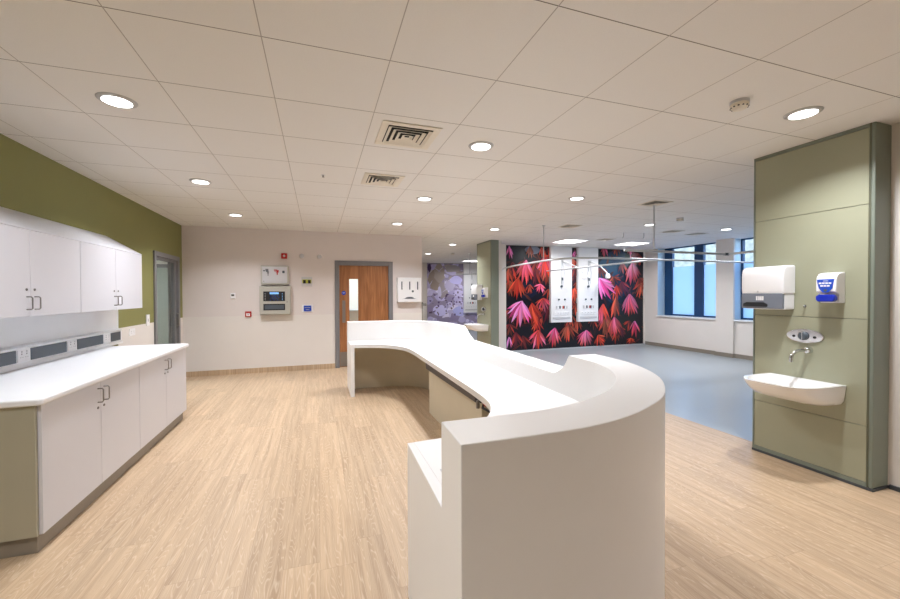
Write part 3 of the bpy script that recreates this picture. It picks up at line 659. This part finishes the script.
def basin():
    t = T('washbasin', (PX, 2.07, .6), 'white ceramic washbasin fixed to the near green panel', 'washbasin', 'white washbasins')
    yc = 2.07
    def ring(ax, ay, z, x0=PX, shift=0, e=3.8, nn=40):
        r_ = []
        for i in range(nn+1):
            a = PI*i/nn; c_, s_ = math.cos(a), math.sin(a)
            yy = yc+ay*math.copysign(abs(c_)**(2/e), c_); xx = x0-ax*abs(s_)**(2/e); r_.append((xx+shift, yy, z))
        return r_
    outer = [ring(.13, .19, .565), ring(.25, .228, .575), ring(.34, .245, .603), ring(.405, .251, .645), ring(.45, .256, .690), ring(.466, .259, .714), ring(.470, .260, .722)]
    innr = [ring(.435, .242, .724, x0=PX-.018), ring(.400, .225, .716, x0=PX-.035), ring(.355, .20, .690, x0=PX-.05), ring(.27, .15, .655, x0=PX-.075), ring(.17, .09, .635, x0=PX-.11), ring(.02, .015, .630, x0=PX-.18)]
    rings = outer+innr; m_ = len(rings[0]); vs = [p for r_ in rings for p in r_]; fs = []
    for k in range(len(rings)-1):
        for i in range(m_-1): fs.append((k*m_+i, k*m_+i+1, (k+1)*m_+i+1, (k+1)*m_+i))
        if k != len(outer)-1 or True: fs.append((k*m_+m_-1, k*m_, (k+1)*m_, (k+1)*m_+m_-1))
    fs.append(list(range(m_))); fs.append([(len(rings)-1)*m_+i for i in range(m_)])
    t.part(MB().add(vs, fs, 'ceramic'), 'bowl', smooth=True)
    t.part(MB().lathe([(.024, 0), (.024, .003), (.012, .004)], (PX-.19, yc, .6335), 'chrome', 'z', 20), 'waste', smooth=True)
    return t.e
bs = basin()
t = T('coat_hook', (PX, 2.07, 1.31), 'tiny chrome hook between the towel and soap dispensers', 'hook')
t.part(MB().lathe([(.011, 0), (.011, -.006)], (PX, 2.075, 1.305), 'chrome', 'x', 16), 'base', smooth=True)
t.part(MB().tube([(PX-.004, 2.075, 1.305), (PX-.03, 2.068, 1.303), (PX-.036, 2.062, 1.310)], .004, 'chrome'), 'hook_arm', smooth=True)
DX = (-.09, 6.24, 0)
g2 = dup(gp, DX, 'green clad washbasin column far away beside the red leaf mural')
for ch in list(g2.children):   # the far column is deeper
    if ch.name.startswith('backing'): ch.scale.x = 1.0
dup(tw, DX, 'white paper towel dispenser on the far green column')
dup(sp_, DX, 'blue and white soap dispenser on the far green column')
dup(tp, DX, 'chrome wall spout and plate on the far green column')
dup(bs, DX, 'white ceramic washbasin fixed to the far green column')
struct(B(3.79, 3.90, 7.96, YM+.15, 0, H, 'wall_white').build('trim_8'), 'wall end carrying the far green column', 'pier')

# ------------------------------------------------------------------ murals
def lin(c): return srgb(*c)
def pale(c): return tuple(min(255, v*1.16+6) for v in c)
def clip(poly, x0, x1, z0, z1):
    def cl(p, inside, inter):
        out = []
        for i in range(len(p)):
            a, b = p[i-1], p[i]; ia, ib = inside(a), inside(b)
            if ib:
                if not ia: out.append(inter(a, b))
                out.append(b)
            elif ia: out.append(inter(a, b))
        return out
    def ix(v): return lambda a, b: (v, a[1]+(b[1]-a[1])*(v-a[0])/(b[0]-a[0]))
    def iz(v): return lambda a, b: (a[0]+(b[0]-a[0])*(v-a[1])/(b[1]-a[1]), v)
    for ins, it in ((lambda p: p[0] >= x0, ix(x0)), (lambda p: p[0] <= x1, ix(x1)), (lambda p: p[1] >= z0, iz(z0)), (lambda p: p[1] <= z1, iz(z1))):
        poly = cl(poly, ins, it)
        if len(poly) < 3: return []
    return poly
class Print:
    def __init__(s, x0, x1, z0, z1, y, bg):
        s.b = (x0, x1, z0, z1); s.y = y; s.k = 0; s.vs = []; s.fs = []; s.cs = []; s.poly([(x0, z0), (x1, z0), (x1, z1), (x0, z1)], [bg]*4)
    def poly(s, pts, cols):
        q = clip(pts, *s.b)
        if len(q) < 3: return
        s.k += 1; y = s.y-s.k*.00002; o = len(s.vs); s.vs += [(p[0], y, p[1]) for p in q]
        s.fs.append(list(range(o, o+len(q)))); s.cs.append((q, pts, cols))
    def build(s, name, m, label, x0, x1, z0, z1, yb):
        me = bpy.data.meshes.new(name); vs = list(s.vs); fs = list(s.fs); o = len(vs)
        vs += [(x0,s.y,z0),(x1,s.y,z0),(x1,s.y,z1),(x0,s.y,z1),(x0,yb,z0),(x1,yb,z0),(x1,yb,z1),(x0,yb,z1)]
        fs += [[o+i for i in f] for f in ((0,4,5,1),(1,5,6,2),(2,6,7,3),(3,7,4,0),(4,7,6,5))]
        me.from_pydata(vs, [], fs); me.materials.append(M[m])
        at = me.color_attributes.new('Col', 'FLOAT_COLOR', 'CORNER'); li = 0
        for fi, f in enumerate(me.polygons):
            for v in f.vertices:
                if fi < len(s.cs):
                    q, pts, cols = s.cs[fi]; p = (me.vertices[v].co.x, me.vertices[v].co.z)
                    # colour of the nearest source points
                    ws = [(1/((p[0]-a[0])**2+(p[1]-a[1])**2+1e-6), c) for a, c in zip(pts, cols)]; W = sum(w0 for w0, _ in ws)
                    c = [sum(w0*cc[j] for w0, cc in ws)/W for j in range(3)]
                else: c = (.05, .05, .06)
                at.data[li].color = (c[0], c[1], c[2], 1); li += 1
        ob = bpy.data.objects.new(name, me); COL.objects.link(ob); tag(ob, label, 'mural'); return ob
def blade(pr, x, z, ang, ln, wd, c0, c1):
    # a pointed leaf blade; ang from straight down
    dx, dz = math.sin(ang), -math.cos(ang); nx, nz = -dz, dx
    prof = ((0, .18), (.2, .62), (.42, 1.0), (.65, .85), (.85, .42), (1, 0))
    L_ = [(x+dx*ln*t_-nx*wd*w0, z+dz*ln*t_-nz*wd*w0) for t_, w0 in prof]; R_ = [(x+dx*ln*t_+nx*wd*w0, z+dz*ln*t_+nz*wd*w0) for t_, w0 in prof[:-1]]
    mix = lambda t_: tuple(c0[j]*(1-t_)+c1[j]*t_ for j in range(3))
    cl_ = [mix(t_) for t_, _ in prof]; cr = [mix(t_) for t_, _ in prof[:-1]]
    dk = lambda c, f: tuple(v*f for v in c)
    # two halves so that each blade has a crease
    mid = [(x+dx*ln*t_, z+dz*ln*t_) for t_, _ in prof]
    pr.poly(L_+mid[:-1][::-1], cl_+[mix(t_) for t_, _ in prof[:-1]][::-1])
    pr.poly(R_+mid[::-1], [dk(c, .72) for c in cr]+[dk(mix(t_), .72) for t_, _ in prof][::-1])
CL = [(4.59, 0.48, 0.44, 0, 70, 5, 'D'),(4.49, 2.19, 0.44, 10, 60, 4, 'D'),(5.15, 2.06, 0.5, 0, 60, 4, 'D'),(5.53, 1.13, 0.56, 0, 70, 5, 'D'),(7.8, 2.27, 0.38, 0, 80, 5, 'D'),(8.38, 2.47, 0.33, 0, 60, 4, 'D'),(7.74, 0.56, 0.43, 0, 70, 5, 'D'),(5.5, 2.62, 0.3, 0, 60, 4, 'D'),(6.3, 2.13, 0.33, 0, 100, 6, 'D'),
(5.47, 2.06, 0.45, 0, 60, 5, 'B'),(4.41, 2.58, 0.34, 5, 45, 3, 'M'),(4.65, 1.83, 0.59, -3, 65, 6, 'R'),(4.87, 2.25, 0.67, -8, 75, 7, 'PR'),(5.41, 2.36, 0.6, 0, 60, 6, 'RP'),(5.27, 1.66, 0.27, -10, 120, 6, 'P'),(5.35, 1.31, 0.38, 0, 120, 7, 'RP'),(5.01, 1.19, 0.67, 10, 55, 6, 'R'),(4.76, 1.24, 0.69, -18, 95, 8, 'M'),(4.4, 0.37, 0.32, 0, 45, 3, 'M'),(5.21, 0.51, 0.53, -10, 95, 8, 'RP'),(5.7, 0.55, 0.53, -10, 75, 6, 'MR'),(6.09, 0.64, 0.54, 0, 95, 7, 'B'),(6.64, 0.46, 0.5, -10, 110, 9, 'MR'),(7.02, 0.32, 0.37, 20, 110, 7, 'R'),(7.51, 1.86, 0.29, 0, 230, 9, 'B'),(7.61, 1.65, 0.4, 10, 70, 4, 'R'),(7.18, 1.14, 0.59, -5, 60, 7, 'RP'),(7.61, 1.35, 0.7, -5, 40, 4, 'B'),(8.04, 1.4, 0.68, 0, 75, 8, 'P'),(7.54, 0.78, 0.57, 0, 75, 8, 'PR'),(8.22, 0.66, 0.47, 0, 75, 6, 'MR'),(8.08, 0.2, 0.22, 0, 140, 6, 'R'),(8.46, 1.7, 0.47, -25, 60, 4, 'B'),(8.14, 2.27, 0.66, 0, 75, 9, 'PR'),(7.21, 2.68, 0.34, 0, 70, 5, 'P'),(7.6, 2.69, 0.3, 0, 80, 6, 'B'),(8.07, 2.63, 0.25, 0, 70, 4, 'P'),(6.27, 2.52, 0.23, 0, 70, 4, 'M'),(6.27, 1.56, 0.39, 0, 100, 6, 'R'),(6.33, 1.17, 0.36, 0, 80, 5, 'B'),(4.98, 2.6, 0.32, 0, 60, 5, 'B'),(5.3, 2.58, 0.32, 15, 70, 5, 'R'),(7.05, 1.83, 0.72, 42, 60, 5, 'M')]
PAL = {'M': [(232, 84, 160), (240, 120, 190), (214, 60, 130), (244, 150, 200)], 'P': [(226, 92, 130), (232, 120, 160), (206, 70, 96)], 'R': [(214, 70, 48), (196, 50, 40), (226, 92, 62), (170, 44, 40)],
       'B': [(150, 74, 56), (178, 92, 66), (120, 54, 46)], 'D': [(92, 26, 40), (70, 24, 44), (112, 40, 44)]}
rn = random.Random(11)
pr = Print(4.29, 8.535, .03, 2.598, YM-.014, lin((10, 14, 28)))
def blob(p_, cx, cz, rx, rz, c, k=14, jit=.15):
    pts = [(cx+rx*math.cos(2*PI*i/k)*(1+rn.uniform(-jit, jit)), cz+rz*math.sin(2*PI*i/k)*(1+rn.uniform(-jit, jit))) for i in range(k)]
    p_.poly(pts, [c]*k)
for cx, cz, rx, rz, c in ((7.35, 2.0, .42, .38, (16, 56, 84)), (7.55, 1.5, .34, .32, (14, 40, 66)), (7.65, 2.42, .3, .2, (14, 44, 80)), (5.6, .9, .35, .5, (8, 26, 36)), (7.9, .8, .4, .5, (10, 24, 30)), (4.9, 1.5, .3, .2, (14, 24, 48))): blob(pr, cx, cz, rx, rz, lin(c))
for i in range(150):
    x, z = rn.uniform(4.35, 8.5), rn.uniform(.1, 2.6); c = rn.choice(((22, 34, 56), (62, 20, 34), (12, 44, 50), (80, 34, 30), (100, 40, 50), (120, 52, 36))); blade(pr, x, z, rn.uniform(-1.4, 1.4), rn.uniform(.15, .4), rn.uniform(.015, .04), lin(c), lin((10, 14, 26)))
blob(pr, 5.07, 2.5, .2, .11, lin((120, 128, 150)))
BGC = [(rn.uniform(4.35, 8.5), rn.uniform(.25, 2.6), rn.uniform(.25, .5), rn.uniform(-25, 25), rn.uniform(60, 130), rn.randint(4, 7), rn.choice(('D', 'B', 'DB', 'DR', 'BR'))) for i in range(46)]
for (x, z, ln, a, sp, nn, pal) in BGC+CL:
    nn = nn+1
    for i in range(nn):
        t_ = (i/(nn-1)-.5) if nn > 1 else 0; ang = math.radians(a+sp*t_+rn.uniform(-4, 4)); l2 = ln*(1-.35*abs(t_)*2*rn.uniform(.4, 1))*rn.uniform(.9, 1.05)
        ca = rn.choice(PAL[pal[0]]); cb_ = rn.choice(PAL[pal[-1]]+PAL['R'][:1]); f_ = rn.uniform(.75, 1.25); ca = tuple(min(255, v*f_) for v in ca); cb_ = tuple(min(255, v*f_) for v in cb_); blade(pr, x+rn.uniform(-.02, .02), z, ang, l2, l2*rn.uniform(.065, .1), lin(ca), lin(cb_))
pr.build('leaf_mural', 'print_leaf', 'wall-sized mural of pink and red palmate leaves on a dark ground', 4.29, 8.535, .03, 2.598, YM)
lin_ = lambda c: srgb(*pale(c))
# lilac blossom mural
rn = random.Random(5)
pl_ = Print(3.93, 7.4, .06, 2.6, YF-.012, lin_((132, 122, 148)))
for i in range(260):
    x, z = rn.uniform(3.95, 7.4), rn.uniform(.1, 2.6)
    c = rn.choice(((176, 168, 200), (150, 142, 178), (196, 190, 214), (128, 116, 150), (164, 156, 190)))
    if z > 1.9 and rn.random() < .6: c = rn.choice(((150, 138, 136), (132, 122, 124), (168, 160, 162)))
    blob(pl_, x, z, rn.uniform(.07, .22), rn.uniform(.06, .16), lin_(c), 9, .3)
for cx, cz, rx, rz, c in ((4.25, 1.95, .26, .42, (128, 114, 106)), (4.42, 2.2, .22, .34, (142, 130, 124)), (4.95, 2.40, .30, .14, (142, 134, 138)), (4.55, 1.55, .22, .3, (138, 128, 134)), (4.85, 1.75, .2, .2, (160, 152, 180)), (4.42, 1.5, .08, .2, (176, 170, 196)), (5.1, 1.95, .28, .16, (168, 162, 204)), (4.45, .8, .3, .2, (184, 178, 214)), (5.2, .75, .25, .2, (160, 160, 206))): blob(pl_, cx, cz, rx, rz, lin_(c), 14, .18)
for i in range(46): blob(pl_, rn.uniform(4.0, 5.4), rn.uniform(.6, 1.5), rn.uniform(.015, .05), rn.uniform(.015, .05), lin_(rn.choice(((60, 36, 84), (84, 62, 110), (70, 50, 70)))), 7, .35)
for i in range(14): blade(pl_, rn.uniform(4.0, 5.4), rn.uniform(.9, 2.5), rn.uniform(-1.5, 1.5), .35, .015, lin_((198, 192, 214)), lin_((150, 140, 170)))
blob(pl_, 4.02, 2.42, .07, .16, lin_((54, 34, 74)))
pl_.build('blossom_mural', 'print_lilac', 'tall lilac and grey blossom mural on the far wall of the corridor', 3.93, 7.4, .06, 2.6, YF)

# ------------------------------------------------------------------ bedhead service panels
def bedhead(x0, x1, label, arm=True):
    z0, z1 = .69, H-.004; yb, yf = YM-.016, YM-.10; xm = (x0+x1)/2
    t = T('bedhead_panel', (xm, YM-.05, z0), label, 'service panel', 'white bedhead service panels')
    t.part(B(x0, x1, yf, yb, z0, z1, 'plastic_white'), 'panel_board', bevel=.006)
    rail = t.part(B(xm-.012, xm+.012, yf-.02, yf, 1.66, 2.27, 'alu'), 'equipment_rail', bevel=.003)
    t.part(MB().tube([(xm+.01, yf-.03, 2.2), (xm+.05, yf-.05, 1.95), (xm+.03, yf-.05, 1.75), (xm+.02, yf-.03, 1.62)], .007, 'plastic_side'), 'cord', rail, smooth=True)
    t.part(B(xm-.03, xm+.03, yf-.03, yf, 1.83, 1.98, 'plastic_white'), 'handset', rail, bevel=.008)
    t.part(B(xm-.022, xm+.022, yf-.034, yf-.030, 1.75, 1.82, 'charcoal'), 'handset_screen', rail)
    t.part(MB().lathe([(.03, 0), (.03, -.03)], (xm-.01, yf, 1.60), 'charcoal', 'y', 14), 'outlet_valve')
    for dx in (-.085, .09): t.part(MB().lathe([(.021, 0), (.021, -.02)], (xm+dx, yf, 1.27), 'charcoal', 'y', 14), 'gas_outlet')
    for dx, c_ in ((-.15, 'plastic_side'), (-.05, 'charcoal'), (.045, 'red'), (.075, 'charcoal'), (.15, 'plastic_side')): t.part(B(xm+dx-.018, xm+dx+.018, yf-.012, yf, 1.04, 1.11, c_), 'data_outlet', bevel=.002)
    for dx in (-.2, -.1, 0, .1, .2):
        s_ = t.part(B(xm+dx-.038, xm+dx+.038, yf-.008, yf, .88, .955, 'plastic_white'), 'socket_plate', bevel=.002)
        t.part(B(xm+dx-.006, xm+dx+.006, yf-.009, yf-.008, .92, .932, 'charcoal'), 'socket_holes', s_)
    t.part(B(x0+.05, x1-.05, yf-.012, yf, .78, .83, 'plastic_side'), 'lower_rail', bevel=.003)
    return t
bp1 = bedhead(5.533, 6.152, 'white bedhead service panel on the left half of the red mural')
bp2 = dup(bp1.e, (.81, 0, 0), 'white bedhead service panel on the right half of the red mural')
bp3 = dup(bp1.e, (-.14, YF-YM, 0), 'white bedhead service panel on the lilac mural in the far bay')
def exam(x, z, hx, hz, label):
    y = YM-.11
    t = T('exam_lamp', (x, y, z), label, 'lamp', 'examination lamps on the bedhead panels')
    t.part(MB().lathe([(.03, .01), (.03, -.03), (.02, -.04)], (x, y, z), 'alu', 'y', 16), 'mount', smooth=True)
    t.part(MB().tube([(x, y-.03, z), ((x+hx)/2+.02, y-.2, (z+hz)/2+.06), (hx, y-.3, hz+.06)], .014, 'plastic_white'), 'arm', smooth=True)
    t.part(MB().lathe([(.02, .07), (.045, .055), (.062, .0), (.058, -.05), (.03, -.065)], (hx, y-.3, hz), 'plastic_white', 'z', 20), 'lamp_head', smooth=True)
exam(5.86, 2.24, 6.30, 1.84, 'white examination lamp hanging off the left bedhead panel')
exam(6.70, 2.24, 7.00, 1.86, 'white examination lamp hanging off the right bedhead panel')

# ------------------------------------------------------------------ curtain tracks
ZT = 1.985
def smooth_path(p, n=6): return catmull(p, n)
def track(pts, label, supports, ends=True):
    t = T('curtain_track', (pts[0][0], pts[0][1], ZT), label, 'curtain track', 'ceiling hung curtain tracks')
    t.part(MB().tube(pts, .016, 'alu', 8), 'rail', smooth=True)
    for x, y in supports: t.part(MB().lathe([(.009, ZT), (.009, H-.015), (.03, H-.012), (.03, H-.001)], (x, y, 0), 'alu', 'z', 14), 'drop_rod', smooth=True)
    return t
pb = [(3.72, YM-.01, ZT), (3.72, 8.0, ZT), (3.72, 7.2, ZT), (3.72, 6.3, ZT), (3.725, 5.8, ZT), (3.80, 5.48, ZT), (4.0, 5.28, ZT), (4.35, 5.20, ZT), (4.8, 5.19, ZT), (5.8, 5.18, ZT), (7.0, 5.18, ZT), (8.60, 5.18, ZT)]
pb[0] = (4.20, 8.495, ZT); pb[1] = (3.95, 7.95, ZT); pb[2] = (3.80, 7.25, ZT); pb[3] = (3.735, 6.6, ZT)
track(smooth_path(pb, 4), 'long curved curtain track sweeping round in front of the red mural', [(3.755, 6.0)])
track([(5.45, YM-.02, ZT), (5.45, 7.0, ZT), (5.45, 5.21, ZT)], 'straight curtain track running from the red mural towards the viewer', [])
track([(3.83, 4.17, ZT), (4.6, 4.17, ZT), (5.66, 4.17, ZT)], 'straight curtain track nearest the viewer hanging by one drop rod', [(4.33, 4.17)])
track([(5.72, 4.17, ZT), (5.68, 3.6, ZT), (5.66, 2.9, ZT)], 'curtain track disappearing behind the near green panel', [(5.665, 3.0)])
t = T('track_joint', (5.70, 4.17, ZT), 'dark joint clamp where two curtain tracks meet', 'track joint')
t.part(B(5.655, 5.73, 4.15, 4.19, ZT-.018, ZT+.018, 'charcoal'), 'clamp', bevel=.004)
track([(3.85, 10.9, 2.0), (4.3, 10.6, 2.0), (5.2, 10.4, 2.0)], 'short curtain track in the far bay before the lilac mural', [(4.2, 10.66)])
for x, y, lb in ((5.70, 6.23, 'thin ceiling hook left of its twin above the lit panel light'), (6.13, 6.15, 'thin ceiling hook right of its twin near the windows')):
    t = T('ceiling_hook', (x, y, H), lb, 'hook', 'thin wire hooks under the ceiling')
    t.part(MB().lathe([(.02, 0), (.02, -.005)], (x, y, H), 'alu', 'z', 12), 'base')
    t.part(MB().tube([(x, y, H), (x, y, H-.07), (x-.01, y, H-.10), (x-.03, y, H-.105)], .005, 'frame_grey', 8), 'wire', smooth=True)

# ------------------------------------------------------------------ ceiling fittings
def area(x, y, z, size, power, col, spread, parent, shape='DISK'):
    l = bpy.data.lights.new('bulb', 'AREA'); l.shape = shape; l.size = size; l.energy = power; l.color = col; l.spread = spread
    o = bpy.data.objects.new('bulb', l); COL.objects.link(o); o.parent = parent; o.location = Vector((x, y, z))-parent.location
WARM = (.935, .95, 1.0)
first = None
def downlight(x, y, label, power=12):
    global first
    if first is None:
        t = T('downlight', (x, y, H), label, 'ceiling light', 'round ceiling downlights')
        t.part(MB().lathe([(.082, -.001), (.082, -.010), (.100, -.010), (.112, -.004), (.114, -.0005)], (x, y, H), 'ring', 'z', 40), 'trim_ring', smooth=True)
        t.part(MB().lathe([(.084, -.002), (.084, -.0115)], (x, y, H), 'lamp_on', 'z', 40), 'diffuser')
        first = t.e; e = first
    else:
        e = dup(first, (0, 0, 0), label, 'round ceiling downlights'); e.location = (x, y, H)
    e.scale = (.9, .9, 1)
    area(x, y, H-.014, .16, power, WARM, math.radians(135), e)
DL = [(-1.16, 2.95, 'largest round ceiling light, over the worktop side at upper left'), (-1.16, 4.76, 'second round light back in the row over the worktop side'), (-1.155, 6.58, 'third round light back in the row over the worktop side, nearest the fire panel wall'),
      (1.26, 2.94, 'round ceiling light right of the two square vents, above the desk'), (1.27, 4.76, 'round ceiling light above the far half of the desk'), (1.28, 6.57, 'small round ceiling light in front of the oak door wall'),
      (3.075, 1.74, 'round ceiling light in front of the near green panel top'), (3.08, 4.16, 'round ceiling light midway along the row over the floor edge'), (3.09, 6.59, 'small round ceiling light before the far green column'), (3.08, 8.93, 'tiny round ceiling light left of the far green column'),
      (5.47, 5.36, 'round ceiling light in the bay beside the drop rod'), (7.24, 5.31, 'round ceiling light in the bay nearest the second window'),
      (3.07, 11.12, 'tiny round ceiling light deepest in the corridor')]
for x, y, lb in DL: downlight(x, y, lb)
for i, (x, y) in enumerate(((-1.16, 1.13), (-1.16, -.67), (3.075, -.67))):
    downlight(x, y, ('round ceiling light overhead outside the view, %s' % ('above the cabinets side', 'behind the viewer on the left', 'behind the viewer on the right')[i]), 11)
def luminaire(x, y, label, power=27):
    t = T('panel_light', (x, y, H), label, 'ceiling light', 'square lit ceiling panels')
    f = MB(); h = .297
    for a in ((-h, h, -h, -h+.02), (-h, h, h-.02, h), (-h, -h+.02, -h+.02, h-.02), (h-.02, h, -h+.02, h-.02)): f.box(x+a[0], x+a[1], y+a[2], y+a[3], H-.010, H-.0005, 'plastic_white')
    t.part(f, 'frame'); t.part(B(x-h+.02, x+h-.02, y-h+.02, y+h-.02, H-.007, H-.001, 'lum_on'), 'diffuser')
    area(x, y, H-.012, .5, power, (.97, .98, 1.0), math.radians(160), t.e, 'SQUARE')
luminaire(5.447, 7.61, 'bright square ceiling light nearest the left bedhead panel')
luminaire(7.15, 7.55, 'bright square ceiling light nearest the windows')
luminaire(5.25, 13.1, 'bright square ceiling light in the far bay before the lilac mural')
luminaire(-3.2, 7.8, 'square ceiling light in the room behind the glazed door', 30)
luminaire(.9, 9.5, 'square ceiling light in the room behind the oak door', 45)
def vent(x, y, label):
    t = T('ceiling_vent', (x, y, H), label, 'air vent', 'square four-way ceiling vents')
    f = MB(); h = .215
    for a in ((-h, h, -h, -h+.05), (-h, h, h-.05, h), (-h, -h+.05, -h+.05, h-.05), (h-.05, h, -h+.05, h-.05)): f.box(x+a[0], x+a[1], y+a[2], y+a[3], H-.008, H-.0005, 'vent')
    t.part(f, 'frame', bevel=.002); t.part(B(x-.165, x+.165, y-.165, y+.165, H-.003, H-.0005, 'black'), 'duct_opening')
    for k in range(4):
        r0 = .162-k*.040; r1 = r0-.022; za, zb = H-.005, H-.017; vs = []; fs = []
        for (r_, z_) in ((r0, zb), (r1, za), (r1-.003, za-.001), (r0-.004, zb-.001)): vs += [(x-r_, y-r_, z_), (x+r_, y-r_, z_), (x+r_, y+r_, z_), (x-r_, y+r_, z_)]
        for j in range(4):
            for i in range(4): fs.append((j*4+i, j*4+(i+1) % 4, ((j+1) % 4)*4+(i+1) % 4, ((j+1) % 4)*4+i))
        t.part(MB().add(vs, fs, 'vent'), 'louvre')
    return t.e
v0 = vent(.647, 2.926, 'larger-looking square ceiling vent, the nearer of the two above the desk')
for x, y, lb in ((.647, 4.126, 'square ceiling vent behind its larger twin above the desk'), (4.247, 4.08, 'dark square vent beside the thick drop rod in the bay ceiling'), (4.247, 5.926, 'dark square vent above the left of the red mural'),
                 (6.497, 5.83, 'dark square vent in the bay ceiling near the windows'), (7.247, 5.926, 'dark square vent closest to the windows'), (6.047, 7.126, 'dark square vent between the two lit square panels')):
    c = dup(v0, (0, 0, 0), lb); c.location = (x, y, H)
    c.scale = (.72, .72, .8) if x > 2 else (.93, .93, 1)
def detector(x, y, label):
    t = T('smoke_detector', (x, y, H), label, 'smoke detector', 'round smoke detectors')
    t.part(MB().lathe([(.052, -.0005), (.052, -.012), (.046, -.016)], (x, y, H), 'plastic_side', 'z', 28), 'base', smooth=True)
    b_ = t.part(MB().lathe([(.046, -.016), (.050, -.020), (.049, -.036), (.034, -.050), (.020, -.053)], (x, y, H), 'vent', 'z', 28), 'body', smooth=True)
    k = MB()
    for i in range(12):
        a = 2*PI*i/12; cx, cy = x+.045*math.cos(a), y+.045*math.sin(a); k.lathe([(.0055, -.0415), (.0055, -.036)], (cx, cy, H), 'dark', 'z', 8)
    t.part(k, 'sensing_slots', b_)
    return t.e
d0 = detector(2.508, 1.76, 'white smoke detector beside the light near the green panel')
for x, y, lb in ((5.47, 4.76, 'small smoke detector on the bay ceiling near the windows'), (3.72, 10.78, 'tiny smoke detector on the corridor ceiling before the lilac mural')):
    c = dup(d0, (0, 0, 0), lb); c.location = (x, y, H)
t = T('sprinkler', (.058, 4.142, H), 'tiny metal sprinkler head on the ceiling left of the far vent', 'sprinkler')
t.part(MB().lathe([(.022, -.0005), (.022, -.003)], (.058, 4.142, H), 'alu', 'z', 16), 'rosette'); t.part(MB().lathe([(.006, -.003), (.006, -.018), (.014, -.020), (.014, -.022)], (.058, 4.142, H), 'steel', 'z', 12), 'head')

# ------------------------------------------------------------------ daylight
W = bpy.data.worlds.new('World'); S.world = W; W.use_nodes = True
nt = W.node_tree; bg = nt.nodes['Background']
sky = nt.nodes.new('ShaderNodeTexSky'); sky.sky_type = 'NISHITA'; sky.sun_disc = False; sky.sun_elevation = math.radians(38); sky.sun_rotation = math.radians(200)
tint = nt.nodes.new('ShaderNodeMixRGB'); tint.blend_type = 'MULTIPLY'; tint.inputs[0].default_value = 1; tint.inputs[2].default_value = (.85, .87, 1.0, 1)
nt.links.new(sky.outputs[0], tint.inputs[1]); nt.links.new(tint.outputs[0], bg.inputs[0]); bg.inputs[1].default_value = 1.5

# ------------------------------------------------------------------ camera
yaw, pit, rol = .3248, -.0132, .0039
cam = bpy.data.cameras.new('camera'); cam.sensor_width = 36; cam.lens = 392.1/900*36; cam.clip_start = .02; cam.clip_end = 200
co = bpy.data.objects.new('camera', cam); COL.objects.link(co); S.camera = co
F_ = Vector((math.sin(yaw)*math.cos(pit), math.cos(yaw)*math.cos(pit), math.sin(pit)))
R0 = Vector((math.cos(yaw), -math.sin(yaw), 0)); U0 = Vector((-math.sin(yaw)*math.sin(pit), -math.cos(yaw)*math.sin(pit), math.cos(pit)))
Rr = R0*math.cos(rol)-U0*math.sin(rol); Ur = R0*math.sin(rol)+U0*math.cos(rol)
mw = Matrix.Identity(4)
for i in range(3): mw[i][0] = Rr[i]; mw[i][1] = Ur[i]; mw[i][2] = -F_[i]
mw[0][3], mw[1][3], mw[2][3] = 0, 0, 1.411
co.matrix_world = mw

vsx = S.view_settings; vsx.view_transform = 'Standard'; vsx.look = 'None'; vsx.gamma = 1; vsx.use_curve_mapping = False; vsx.exposure = 0.0
